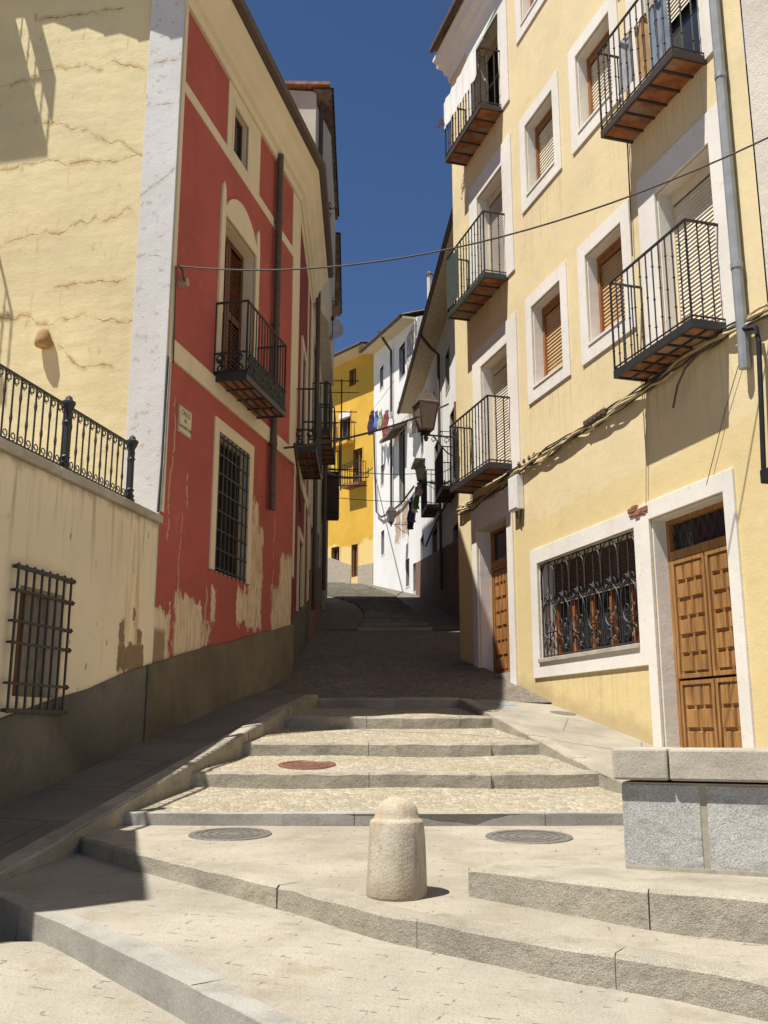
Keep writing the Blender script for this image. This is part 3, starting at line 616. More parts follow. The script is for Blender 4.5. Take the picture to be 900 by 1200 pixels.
# ------------------------------------------------------------------ the pale yellow house on the right
H = thing('yellow_house', 'pale yellow four storey house with white window surrounds, iron balconies and carved wooden doors', 'house', tuple(R.w(-1, 0, 0)))
U0, U1, ZT = -5.78, 2.0, 12.02
near = [(-3.45, -2.58), (-1.89, -1.01)]
wz = [(4.56, 5.75), (7.45, 8.57), (10.25, 11.3)]
holes = [(a, b, c, d) for a, b in near for c, d in wz]
fd = [(.76, 6.54+2.9*k-.0, 0) for k in range(3)]
doors_far = [(-.16, .86, 3.62, 5.56), (-.16, .86, 6.56, 8.46), (-.16, .86, 9.36, 11.15)]
doors_near = [(-5.16, -4.17, 3.70, 5.70), (-5.16, -4.17, 6.60, 8.6), (-5.16, -4.17, 9.5, 11.3)]
gdoor = (-4.97, -3.68, -.35, 2.18, .26); fdoor = (.02, 1.16, .2, 3.0, .3); gwin = (-3.37, -.92, .87, 2.155, .3)
m = MB(R); m.skin(U0, U1, -1.6, ZT, holes+doors_far+doors_near+[gdoor, fdoor, gwin])
m.quad((U1, 0, -1.6), (U1, -9, -1.6), (U1, -9, ZT), (U1, 0, ZT)); m.quad((U0, -9, -1.6), (U1, -9, -1.6), (U1, -9, ZT), (U0, -9, ZT))
m.build('wall', YEL, H, fix=False)
for a, b in near:
    for k, (c, d) in enumerate(wz):
        window(H, R, a, b, c, d, .2, .19 if a < -2 else .185, blind=SHUTB if (k == 0) else SHUT, opened=0)
for k, (a, b, c, d) in enumerate(doors_far+doors_near):
    mm = MB(R); mm.ring(a, b, c, d, .34, -.01, .024, 0, .34) if a > -1 else mm.ring(a, b, c, d, .33, -.01, .024, 0, .33)
    mm.ring(a+.014, b-.014, c, d-.014, .014, -.24, -.012, 0)
    o = mm.build('door', SURR, H, bevel=.004); f = MB(R); f.ring(a+.04, b-.04, c+.0, d-.04, .04, -.22, -.17, 0, .04); f.box(a+.04, b-.04, -.215, -.165, d-.14, d-.04); f.build('frame', CREAM, o)
    bl = MB(R)
    if k == 2:
        p = MB(R); p.box(a, b, -.28, -.24, c, d); p.build('pane', DARK, o)
    elif k == 4:   # blind half raised, dark room with curtains
        bl.sawtooth(a+.04, b-.04, d-.9, d-.14, -.2); bl.build('blind', SHUT, o)
        p = MB(R); p.box(a, b, -.28, -.24, c, d); p.build('pane', GLASS, o)
    else:
        bl.sawtooth(a+.04, b-.04, c+.02, d-.14, -.2, .045); bl.build('blind', SHUTG if k == 1 else SHUT, o)
        p = MB(R); p.box(a, b, -.28, -.24, c, d); p.build('pane', DARK, o)
for k, z in enumerate((3.63, 6.53, 9.34)):
    o = balcony(H, R, -.24, 1.33, z, .38, 1.0, iron=(IRON, IRONG, IRONB)[k], cross=5 if k else 4, floor_=CLAY)
for k, z in enumerate((3.69, 6.57, 9.45)): balcony(H, R, -5.22, -3.77, z, .40, 1.03, iron=(IRON, IRONB, IRON)[k], cross=6, along=1 if k == 0 else 0)
# carved front door
a0, a1, c0, c1 = gdoor[:4]; m = MB(R)
m.ring(a0, a1, c0, c1, .16, -.01, .03, 0, .19); m.ring(a0+.014, a1-.014, c0, c1-.014, .014, -.26, -.012, 0); D = m.build('door', SURR, H, bevel=.006)
m = MB(R); m.ring(a0+.06, a1-.06, c0, c1-.06, .06, -.25, -.17, 0, .06); m.box(a0+.06, a1-.06, -.245, -.165, 1.74, 1.83); m.build('frame', DOORW, D, bevel=.004)
m = MB(R); m.box(a0+.03, a1-.03, -.27, -.235, 1.83, c1-.05); m.build('fanlight', GLASS, D)
m = MB(R)
for k in range(9):
    x = a0+.08+(a1-a0-.16)*k/8; m.tube([(x-.07, -.215, 1.83), (x+.07, -.215, c1-.06)], .006, 4); m.tube([(x+.07, -.215, 1.83), (x-.07, -.215, c1-.06)], .006, 4)
m.build('fanlight_grille', IRONB, D)
mid = (a0+a1)/2-.0
for x0, x1 in ((a0+.065, mid-.012), (mid+.012, a1-.065)):
    m = MB(R); carved(m, x0, x1, .52, 1.735, -.2, 6); carved(m, x0, x1, -.25, .50, -.212, 3); m.build('leaf', DOORW, D, bevel=.003)
m = MB(R); m.box(a0, a1, -.24, .06, -.35, -.235); m.build('threshold', GRANC, D)
m = MB(R)
for k in range(14):
    a = -3.50+rnd.uniform(-.13, .17); z = 2.30+rnd.uniform(-.05, .06)+(a+3.5)*.2; s1 = rnd.uniform(.025, .055); m.box(a-s1*1.3, a+s1*1.3, .01, .036+rnd.uniform(0, .014), z-s1*.6, z+s1*.6)
m.build('exposed_brick', BRICK, H, bevel=.008)
# far street door
a0, a1, c0, c1 = fdoor[:4]; m = MB(R); m.ring(a0, a1, c0, c1, .2, -.01, .03, 0, .42); m.ring(a0+.014, a1-.014, c0, c1-.014, .014, -.3, -.012, 0); D = m.build('door', SURR, H, bevel=.006)
m = MB(R); m.ring(a0+.05, a1-.05, c0, c1-.05, .05, -.29, -.2, 0, .05); m.box(a0+.05, a1-.05, -.285, -.2, 2.42, 2.52); m.build('frame', DOORO, D)
m = MB(R); carved(m, a0+.055, (a0+a1)/2-.006, .82, 2.42, -.24, 7); m.build('leaf', DOORO, D); m = MB(R); carved(m, (a0+a1)/2+.006, a1-.055, .82, 2.42, -.24, 7); m.build('leaf', DOORO, D)
m = MB(R); m.box(a0+.03, a1-.03, -.28, -.25, 2.52, c1-.04); m.build('fanlight', GLASS, D); m = MB(R); m.box(a0, a1, -.29, .02, .3, .80); m.build('threshold', GRANC, D)
# wrought iron ground floor window
a0, a1, c0, c1 = gwin[:4]; m = MB(R); m.ring(a0, a1, c0, c1, .2, -.01, .025, .2, .2); m.ring(a0+.014, a1-.014, c0+.014, c1-.014, .014, -.29, -.012); W = m.build('window', SURR, H, bevel=.005)
m = MB(R); m.box(a0+.01, a1-.01, -.32, -.29, c0+.01, c1-.01); m.build('pane', GLASS, W)
m = MB(R)
for k in range(6): x = a0+.05+(a1-a0-.1)*k/5; m.box(x-.035, x+.035, -.28, -.22, c0+.02, c0+.86)
m.box(a0+.02, a1-.02, -.282, -.215, c0+.01, c0+.07); m.build('frame', ORANGE, W)
m = MB(R); m.sawtooth(a0+.02, a1-.02, c0+.74, c1-.01, -.21, .045); m.build('blind', plain('dark_brown_blind', (.13, .085, .055), .7), W)
m = MB(R); m.box(a0, a1, -.28, .05, c0-.012, c0+.04); m.build('sill', GRANC, W, bevel=.006)
m = MB(R); n_ = 6; pw = (a1-a0-.06)/n_; B = -.03
for z in (c0+.07, c0+.36, c0+.72): m.tube([(a0, B, z), (a1, B, z)], .009, 4)
m.tube([(a0, B, c1-.02), (a1, B, c1-.02)], .009, 4)
for k in range(n_*2+1):
    x = a0+.03+pw*k/2; m.tube([(x, B, c0+.03), (x, B, c1)], .009, 4)
    if k < n_*2: m.tube([(x+pw/4, B, c0+.03), (x+pw/4, B, c0+.74)], .006, 4)
for k in range(n_):
    x = a0+.03+pw*(k+.5); arc = [(x+pw*.48*math.cos(t*math.pi/8), B+.012, c1-.24+.22*math.sin(t*math.pi/8)) for t in range(9)]; m.tube([(arc[0][0], B+.012, c0+.8)]+arc+[(arc[-1][0], B+.012, c0+.8)], .01, 4)
    for sg in (1, -1):
        m.tube([(x+sg*pw*.45*math.sin(t*math.pi/8), B+.014, c0+.52+.24*math.cos(t*math.pi/8)*1.0) for t in range(1, 9)], .009, 4)
        scroll(m, x+sg*.07, B+.014, c0+.78, .06, th=.007, sx=sg); scroll(m, x+sg*.08, B+.014, c0+.2, .08, th=.008, sx=sg, dirn=-1); scroll(m, x+sg*.07, B+.014, c0+.45, .06, th=.007, sx=-sg)
    m.lathe(x, B+.012, c0+.78, [(.005, -.04), (.03, 0), (.02, .03), (.004, .07)], 6)
m.build('grille', IRON, W)
# eaves
m = MB(); prof = [(0, 11.42), (.03, 11.42), (.04, 11.55), (.09, 11.6), (.11, 11.7), (.19, 11.78), (.22, 11.93), (.25, 11.94), (.25, 12.0), (0, 12.03)]
p0, p1 = R.w(U1, 0, 0), R.w(U0, 0, 0); sweep(m, [R.w(U1+.02, -2, 0), R.w(U1, 0, 0), p1], prof, side=1 if True else -1)
m.build('cornice', SURR, H)
m = MB(R); tiles(m, R, U0, U1+.08, 12.06, .33, 9, .32); m.quad((U0, -9, ZT), (U1+.05, -9, ZT), (U1+.05, -9, 15), (U0, -9, 15)); m.box(U0, U1+.06, -.2, .30, 12.035, 12.06); m.build('roof', DTILE, H, fix=False)
m = MB(R); g_ = MB(R); g_.prism([(U0, 12.0), (U1+.06, 12.0), (U1+.06, 12.09), (U0, 12.09)], .31, .38); g_.build('gutter', PIPED, H)
m = MB(R); m.tube([(-5.5, .07, 12.0), (-5.5, .07, 3.42), (-5.49, .07, 3.2)], .052, 10)
for z in (4.2, 6.2, 8.3, 10.4): m.lathe(-5.5, .07, z, [(.053, -.03), (.06, -.025), (.06, .025), (.053, .03)], 10)
m.build('downpipe', PIPE, H, smooth=False)
m = MB(R); m.tube([(-.0+.1, .05, 10.95), (.95, .05, 10.95)], .03, 6)
q = MB(R); 
for k in range(8):
    x0, x1 = -.2+k*.14, -.2+(k+1)*.14; q.quad((x0, .06, 11.2), (x1, .06, 11.2), (x1, .30, 10.62), (x0, .30, 10.62)); 
q.box(-.2, .92, .285, .305, 10.58, 10.63); q.build('awning', plain('green_white_awning', (.42, .47, .40), .9), H, fix=False)

# things hung on the yellow house
m = MB(R)
for k in range(20):
    x0, x1 = -.2+k*.076, -.2+(k+1)*.076; b = lambda x: .402+.012*math.sin(x*23)
    m.quad((x0, b(x0), 9.93), (x1, b(x1), 9.93), (x1, b(x1), 10.44), (x0, b(x0), 10.44))
m.build('canvas_screen', CANVAS, loc=R.w(.5, .4, 9.93), fix=False); o = bpy.data.objects['canvas_screen']; tag(o, 'white canvas tied along the rail of the highest far balcony of the yellow house', 'canvas')
m = MB(R)
for k in range(9):
    x0, x1 = .78+k*.06, .78+(k+1)*.06; b = lambda x: .392+.008*math.sin(x*31)
    m.quad((x0, b(x0), 6.66), (x1, b(x1), 6.66), (x1, b(x1), 7.5), (x0, b(x0), 7.5))
tag(m.build('mesh_screen', GREENC, loc=R.w(1, .4, 6.6), fix=False), 'dark green mesh screen on the rail of the middle far balcony', 'screen')
def leaves(name, fr, a, b, c, r, n_, mat, label, cat='plant', pot=True):
    t = thing(name, label, cat, tuple(fr.w(a, b, c))); m = MB(fr)
    for k in range(n_):
        v = Vector((rnd.gauss(0, 1), rnd.gauss(0, 1), rnd.gauss(0, 1))).normalized()*r*rnd.uniform(.2, 1); s_ = r*rnd.uniform(.12, .25)
        x, y, z = a+v.x, b+v.y, c+r*.8+v.z
        m.quad((x-s_, y, z), (x, y-s_*.6, z-s_*rnd.uniform(-.6, .6)), (x+s_, y, z+s_*rnd.uniform(-.4, .8)), (x, y+s_*.6, z+s_*rnd.uniform(0, .8)))
    m.build('foliage', mat, t, fix=False)
    if pot: q = MB(fr); q.lathe(a, b, c-.1, [(r*.35, 0), (r*.5, r*.7), (r*.55, r*.7), (r*.55, r*.8)], 8); q.build('pot', CLAY, t)
    return t
leaves('potted_plant', R, 1.34, .44, 9.98, .11, 60, plain('dry_flower', (.32, .16, .12), .8), 'dry reddish potted plant hanging outside the highest far balcony rail', 'plant', False)
for (a0, a1, z0, z1, c, lab) in ((-5.05, -4.72, 6.75, 7.5, (.17, .2, .25), 'grey blue towel hung inside the upper balcony beside the drainpipe'), (-4.66, -4.42, 6.8, 7.52, (.36, .22, .1), 'tan brown towel hung inside the upper balcony beside the drainpipe'), (-4.38, -4.1, 6.9, 7.55, (.3, .3, .31), 'light grey towel hung inside the upper balcony, farthest from the drainpipe')):
    m = MB(R)
    for k in range(8):
        x0, x1 = a0+(a1-a0)*k/8, a0+(a1-a0)*(k+1)/8; b = lambda x, z: .30+.02*math.sin(x*29+z*2)
        for j in range(3):
            q0, q1 = z0+(z1-z0)*j/3, z0+(z1-z0)*(j+1)/3; m.quad((x0, b(x0, q0), q0), (x1, b(x1, q0), q0), (x1, b(x1, q1), q1), (x0, b(x0, q1), q1))
    m.tube([(a0, .3, z1), (a1, .3, z1)], .008, 4)
    tag(m.build('hanging_towel', plain('cloth_%d' % (c[0]*100), c, .95, .1, .2, 6), loc=R.w(a0, .3, z0), fix=False), lab, 'towel', 'towels on the upper balcony')
# white meter box
t = thing('meter_box', 'white electrical box on the yellow wall between the far door and the cable bundle', 'electrical box', tuple(R.w(-.4, 0, 3.0)))
m = MB(R); m.box(-.56, -.27, .004, .11, 2.98, 3.46); m.build('body', WHITEP, t, bevel=.008); m = MB(R); m.box(-.54, -.29, .11, .118, 3.0, 3.44); m.box(-.42, -.40, .118, .124, 3.1, 3.14); m.build('cover', WHITEP, t, bevel=.003)
m = MB(R); m.tube([(-.4, .05, 2.98), (-.42, .05, 2.86), (-.47, .04, 2.80), (-.5, .03, 2.9), (-.5, .03, 3.5)], .012, 5); m.build('cable', CABLE, t)
# cable bundle along the facade
t = thing('cable_bundle', 'sagging bundle of brown and cream cables clipped along the pale yellow facade', 'cables', tuple(R.w(0, .05, 3.5)))
base = [R.px(x, y, .06) for x, y in ((535, 600), (553, 592), (575, 578), (600, 556), (625, 541), (660, 517), (690, 499), (720, 478), (750, 459), (780, 436), (810, 412), (835, 397), (865, 381), (905, 362))]
base.append((base[-1][0]-1.2, base[-1][1]+.1))
def strand(mt, off, ph, amp, r, nm):
    m = MB(R); pts = []
    for i in range(len(base)-1):
        for k in range(6):
            f = k/6; a = base[i][0]+(base[i+1][0]-base[i][0])*f; z = base[i][1]+(base[i+1][1]-base[i][1])*f
            pts.append((a, .05+.02*math.sin(a*5+ph), z+off+amp*math.sin(a*4.1+ph)+amp*.5*math.sin(a*11+ph*2)))
    m.tube(pts, r, 5); return m.build(nm, mt, t, smooth=True)
for k, (mt, of, amp, r) in enumerate(((CABLEL, .0, .018, .019), (CABLE, .02, .022, .012), (CABLEL, -.03, .03, .016), (CABLE, -.045, .02, .012), (CABLEL, .035, .03, .014), (CABLE, .05, .014, .010))): strand(mt, of, k*1.7, amp, r, 'strand')
for k in range(5): m = MB(R); a, z = R.px(688+k*5, 496-k*3.4, .06); m.lathe(a, .06, z, [(.01, -.05), (.045, -.03), (.05, .02), (.01, .05)], 7); m.build('joint', PIPED, t)
for k in range(4): m = MB(R); a, z = R.px(608+k*6, 546-k*3.6, .06); m.lathe(a, .06, z+.02, [(.01, -.03), (.025, 0), (.01, .04)], 6); m.build('clip', PIPED, t)
m = MB(R); m.tube([(*R.px(x, y, .1)[:1], .1, R.px(x, y, .1)[1]) for x, y in ((838, 402), (818, 415), (803, 432), (794, 452), (789, 478))], .012, 5); m.build('loose_end', PIPED, t)
# vertical service cables, pipe at the near corner
def wire_on(fr, pts, r, mt, label, off=.03, name='wall_cable'):
    P = [tuple(fr.w(fr.px(x, y, off)[0], off, fr.px(x, y, off)[1])) for x, y in pts]; return path_tube(name, P, r, mt, label, 'cable')
wire_on(R, ((735, 165), (738, 230), (741, 300)), .008, CABLE, 'thin dark cable running down the yellow wall from the upper balcony to the lower')
wire_on(R, ((758, 455), (757, 520), (757, 590)), .006, CABLEL, 'thin pale cable dropping from the cable bundle to the carved door')
wire_on(R, ((868, 420), (850, 480), (828, 568)), .004, CABLE, 'fine slanting wire from the cable bundle to the head of the carved door')
P = [R.px(x, y, .08) for x, y in ((866, 386), (886, 384), (889, 400), (892, 470), (895, 553))]
t2 = thing('black_conduit', 'black conduit pipe on the corner of the yellow house dropping from the cable bundle', 'pipe', tuple(R.w(-5.6, .08, 2)))
m = MB(R); m.tube([(a, .08, z) for a, z in P], .024, 8); m.build('pipe', BLACK, t2)
m = MB(R); a, z = P[-1]; m.box(a-.09, a+.03, .02, .1, z-.1, z+.02); m.build('end_box', BLACK, t2, bevel=.006)
# neighbour at the right edge
H2 = thing('pale_neighbour_house', 'pale rough plastered house at the right edge beside the yellow house', 'house', tuple(R.w(-8, 0, 0)))
m = MB(R); m.skin(-13, -5.80, -1.6, 12.2, [(-8.6, -7.4, -.6, 2.0), (-8.4, -7.3, 5, 6.6), (-11, -9.9, 5, 6.6), (-8.4, -7.3, 8.2, 9.8)], .2)
for p, q in (((-13, 0), (-13, -9)), ((-13, -9), (-5.8, -9)), ((-5.8, -9), (-5.8, 0))): m.quad((*p, -1.6), (*q, -1.6), (*q, 12.2), (*p, 12.2))
m.build('wall', PALE, H2, fix=False)
for h in ((-8.4, -7.3, 5, 6.6), (-11, -9.9, 5, 6.6), (-8.4, -7.3, 8.2, 9.8)): window(H2, R, *h, blind=SHUT)
m = MB(R); m.box(-8.6, -7.4, -.2, -.15, -.6, 2.0); m.build('door', DARKW, H2); m = MB(R); tiles(m, R, -13, -5.8, 12.25, .45, 9, .32); m.box(-13, -5.8, -.2, .42, 12.18, 12.24); m.build('roof', DTILE, H2, fix=False)
m = MB(R); m.box(-7.2, -5.83, -.0, .03, .9, 2.35); m.build('grey_panel', plain('grey_panel', (.36, .35, .34), .7), H2)
t = thing('blue_sign', 'small blue and white sign on the grey panel at the right edge', 'sign', tuple(R.w(-6.1, .05, 2)))
m = MB(R); m.box(-6.6, -5.84, .032, .045, 1.75, 2.12); m.build('board', WHITEP, t); m = MB(R); m.box(-6.59, -5.85, .046, .049, 1.93, 2.07)
m.build('blue_band', BLUE, t)
# ------------------------------------------------------------------ the crimson house on the left
S1 = Frame(-1.34, 14.12, (-.06, 3.78), True)
H = thing('crimson_house', 'crimson house with cream bands, a cracked ochre side wall and peeling paint at its foot', 'house', tuple(L.w(1.5, 0, 0)))
UC, UE, ZE = -.25, 4.18, 8.75
def dado_line(u): return .715+.187*u
lw = (1.22, 2.28, 1.82, 3.5, .22); ld = (1.14, 2.26, 4.16, 6.3, .3); lt = (1.33, 1.84, 7.32, 8.0, .12)
m = MB(L); m.skin(UC, UE, -1.5, ZE, [lw, ld, lt], .22)
pts = [L.w(UE, 0, 0), S1.w(3.78, 0, 0), S1.w(3.78, -7, 0), S.w(7, 0, 0)]
m.build('wall', RED, H, fix=False)
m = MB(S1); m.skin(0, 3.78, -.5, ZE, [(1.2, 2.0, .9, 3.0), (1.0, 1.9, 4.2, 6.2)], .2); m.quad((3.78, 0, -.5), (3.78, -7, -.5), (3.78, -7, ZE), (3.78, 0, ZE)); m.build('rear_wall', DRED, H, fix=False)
for c0, c1 in ((.9, 3.), (4.2, 6.2)):
    q = MB(S1); q.ring(1.1, 1.9, c0, c1, .14, -.01, .03, 0); o = q.build('door', CREAM, H); q = MB(S1); q.box(1.0, 2.0, -.18, -.12, c0, c1); q.build('leaf', DARKW, o)
# side wall facing the square, with gable
SL_ = .34
def gab(u): return ZE-.1+SL_*(u+.3)
m = MB(S); m.quad((0, 0, 1.2), (7, 0, 1.2), (7, 0, gab(7)), (0, 0, gab(0))); m.quad((7, 0, -1), (7, -8, -1), (7, -8, gab(7)), (7, 0, gab(7))); m.build('side_wall', OCH, H, fix=False)
m = MB(S); m.prism([(.0, 1.2), (.415, 1.2), (.415, gab(.41)), (.0, gab(0))], .001, .03); m.build('quoin_strip', QUO, H, bevel=.006)
m = MB(L); m.box(UC-.002, UC+.075, .0, .012, 2.2, 8.3); m.build('corner_bead', CREAM, H)
# painted bands and panels (cream plaster laid over the red)
m = MB(L); m.box(UC+.075, UE, .0, .012, 7.11, 7.25); m.box(UC+.075, UE, 0, .03, 3.87, 4.08); m.box(UC+.075, 1.02, .003, .034, 4.08, 4.1); 
zp = L.px(220, 6.7)[1]; p1 = L.px(267, 130)[0]; p2 = L.px(304, 190)[0]; p3 = L.px(343, 250)[0]
m.box(UC+.075, UE, 0, .012, zp, ZE-.02); m.box(p1, lt[0], 0, .012, 7.25, zp); m.box(lt[1], p2, 0, .012, 7.25, zp); m.box(lt[0], lt[1], 0, .0125, 7.98, zp); m.box(p3, UE, 0, .012, 7.25, zp)
m.box(lt[0], lt[1], 0, .0125, 7.25, 7.32)
for h_ in (lw, ld, lt): m.ring(h_[0]+.012, h_[1]-.012, h_[2]+.012, h_[3]-.012, .012, -h_[4], -.012)
m.box(p3+.05, UE, 0, .014, 4.08, 7.11)
m.build('cream_band', CREAM, H)
m = MB(S1); m.box(0, .25, 0, .012, 2.2, ZE-.02); m.box(.25, 3.78, 0, .012, 8.0, ZE-.02); m.box(0.25, 3.78, 0, .02, 3.87, 4.08); m.box(2.4, 2.6, 0, .016, 1.6, 8.0); m.box(3.3, 3.77, 0, .02, .8, 8.0); m.build('cream_band', CREAM, H)
# dado
m = MB(L); n_ = 12
prof = [(UC-.16, -1.4)]+[(UE+.01, -1.2)]+[(UE+.01, dado_line(UE))]+[(UE-(UE-UC+.16)*k/n_, dado_line(UE-(UE-UC+.16)*k/n_)+rnd.uniform(-.012, .012)) for k in range(1, n_+1)]
m.prism(prof, .001, .045); m.build('dado', DADO2, H, bevel=.006)
m = MB(S1); m.prism([(0, -.5), (3.78, -.5), (3.78, 2.35), (0, 1.62)], .001, .04); m.build('dado', DADO, H)
# cornice and roof round the bend
cp = [L.w(UC-.02, 0, 0)]+[L.w(u, 0, 0) for u in (2., 3.2, 3.8)]+[(L.w(4.1, 0, 0)*.5+S1.w(.1, 0, 0)*.5)+Vector((.01, 0, 0)), S1.w(.5, 0, 0), S1.w(3.78, 0, 0)]
m = MB(); sweep(m, cp, [(0, 8.2), (.04, 8.2), (.05, 8.3), (.10, 8.33), (.12, 8.42), (.17, 8.48), (.22, 8.6), (.28, 8.66), (.30, 8.73), (0, 8.75)]); m.build('cornice', CREAM, H)
m = MB(); sweep(m, cp, [(.0, 8.755), (.33, 8.735), (.39, 8.75), (.41, 8.83), (-.05, 8.86)]); m.build('gutter', PIPED, H)
m = MB(L); tiles(m, L, UC-.3, UE, 8.82, .33, 5, SL_, .2); m.quad((UC-.3, .33, 8.8), (UC-.3, -5, 8.8+5.33*SL_), (UC-.3, -5, 8.9+5.33*SL_), (UC-.3, .33, 8.9)); m.build('roof', TILE, H, fix=False)
m = MB(S1); tiles(m, S1, 0, 3.78, 8.82, .33, 5, SL_, .2); m.build('roof', TILE, H, fix=False)
m = MB(S); 
for k in range(26): u = -.35+k*.22; z = gab(u); m.hexa([(u, -.1, z+.03), (u+.24, -.1, z+.03+.24*SL_), (u+.24, .40+.03*(k % 2), z+.03+.24*SL_), (u, .42-.02*(k % 2), z+.03), (u, -.1, z+.10), (u+.24, -.1, z+.09+.24*SL_), (u+.24, .40+.03*(k % 2), z+.09+.24*SL_), (u, .42-.02*(k % 2), z+.10)])
m.build('verge_tile', TILE, H)
# grilled window
m = MB(L); m.ring(*lw[:4], .14, -.01, .02, .0, .15); W = m.build('window', CREAM, H, bevel=.004)
m = MB(L); m.box(lw[0], lw[1], -.22, -.18, lw[2], lw[3]); m.build('pane', DARK, W)
m = MB(L)
for k in range(8): x = lw[0]+.05+(lw[1]-lw[0]-.1)*k/7; m.tube([(x, .0, lw[2]-.02), (x, .0, lw[3])], .011, 5)
for k in range(8): z = lw[2]+.04+(lw[3]-lw[2]-.08)*k/7; m.box(lw[0]-.01, lw[1]+.01, -.012, .012, z-.008, z+.008)
m.build('grille', IRON, W)
m = MB(L); m.ring(lw[0]+.06, lw[1]-.06, lw[2]+.05, lw[3]-.05, .05, -.18, -.13); m.box(1.72, 1.78, -.18, -.135, lw[2]+.05, lw[3]-.05); m.build('frame', DARKW, W)
# balcony door with louvred shutters and curved pediment
a0, a1, c0, c1 = ld[:4]
m = MB(L); m.ring(a0, a1, c0, c1, .13, -.01, .03, 0, .12)
arc = [(a0-.0, c1+.12)]+[(a0+(a1-a0)*k/10, c1+.12+.32*math.sin(math.pi*k/10)**.7) for k in range(1, 10)]+[(a1, c1+.12)]; m.prism(arc[::-1], -.005, .028)
m.prism([(a0-.13, c1+.12), (a0, c1+.12), (a0-.02, c1+.33), (a0-.07, c1+.42), (a0-.11, c1+.36)], -.005, .028); m.prism([(a1, c1+.12), (a1+.13, c1+.12), (a1+.11, c1+.36), (a1+.07, c1+.42), (a1+.02, c1+.33)], -.005, .028)
D = m.build('door', CREAM, H, bevel=.004)
m = MB(L); m.box(a0, a1, -.29, -.26, c0, c1); m.build('pane', DARK, D)
mid = (a0+a1)/2
for x0, x1 in ((a0+.02, mid-.008), (mid+.008, a1-.02)):
    m = MB(L); m.ring(x0+.07, x1-.07, c0+.1, c1-.1, .07, -.2, -.15); m.box(x0+.07, x1-.07, -.2, -.15, 5.2, 5.3); m.sawtooth(x0+.07, x1-.07, c0+.1, 5.2, -.19, .055, .03); m.sawtooth(x0+.07, x1-.07, 5.3, c1-.1, -.19, .055, .03); m.build('louvre_shutter', REDW, D)
def apron_balcony(fr, b0, b1, zb, p, lab=None):
    o = balcony(H, fr, b0, b1, zb, p, .93, IRON, cross=4, along=3, knots=False, step=.1)
    m = MB(fr)
    for z in (zb+.08, zb+.34): m.tube([(b0, .0, z), (b0, p, z), (b1, p, z), (b1, 0, z)], .014, 4)
    for z, sg in ((zb+.145, 1), (zb+.275, -1)):
        for b in (p*.22, p*.75): scroll(m, b0+.005, b, z, .062, 'b', .013, 1.2, sg)
        for k in range(9):
            a = b0+.12+(b1-b0-.24)*k/8; scroll(m, a, p-.004, z, .07, 'a', .02, 1.2, sg, 1 if k % 2 else -1)
    m.box(b0+.3, b1-.02, p-.008, p-.002, zb+.1, zb+.30); m.build('scroll_panel', IRON, o); return o
apron_balcony(L, .99, 2.46, 4.05, .42)
apron_balcony(S1, .05, 1.7, 4.1, .32)
# top window
m = MB(L); m.ring(*lt[:4], .05, -.01, .02, 0, .05); W = m.build('window', CREAM, H); m = MB(L); m.box(lt[0], lt[1], -.12, -.10, lt[2], lt[3]); m.build('pane', GLASS, W); m = MB(L); m.ring(lt[0]+.05, lt[1]-.05, lt[2]+.05, lt[3]-.05, .04, -.10, -.07); m.box(1.58, 1.61, -.098, -.07, lt[2]+.05, lt[3]-.05); m.build('frame', DARKW, W)
m = MB(L); m.tube([(3.0, .075, 8.28), (3.02, .075, 2.93)], .05, 10)
for z in (3.86, 5.6, 7.2): m.lathe(3.0, .075, z, [(.051, -.03), (.06, -.02), (.06, .02), (.051, .03)], 10)
m.build('downpipe', PIPED, H)
# ceramic street name plate
t = thing('street_sign', 'cream ceramic street name plate with dark lettering on the crimson wall', 'street sign', tuple(L.w(.2, 0, 3.3)))
m = MB(L); m.box(.055, .40, .002, .022, 3.15, 3.455); m.build('plate', PLATE, t, bevel=.003)
m = MB(L); m.ring(.068, .387, 3.163, 3.442, .006, .0222, .0235); m.build('border', INK, t)
def text_on(fr, body, a, o, z, size, mat, parent, name='lettering', flip=1):
    cu = bpy.data.curves.new(name, 'FONT'); cu.body = body; cu.size = size; cu.align_x = 'CENTER'; cu.align_y = 'CENTER'; cu.extrude = .0006
    tmp = bpy.data.objects.new(name+'_tmp', cu); COL.objects.link(tmp); dg = bpy.context.evaluated_depsgraph_get(); me = bpy.data.meshes.new_from_object(tmp.evaluated_get(dg))
    bpy.data.objects.remove(tmp); bpy.data.curves.remove(cu); base = Vector(WL_[parent.name])
    for v in me.vertices: v.co = fr.w(a+flip*v.co.x, o+v.co.z, z+v.co.y)-base
    me.materials.clear(); me.materials.append(mat); ob = bpy.data.objects.new(name, me); COL.objects.link(ob); ob.parent = parent; return ob
text_on(L, 'CALLE', .228, .0235, 3.385, .085, INK, t); text_on(L, 'DE', .228, .0235, 3.305, .055, INK, t); text_on(L, 'ALFONSO VIII', .228, .0235, 3.225, .052, INK, t)
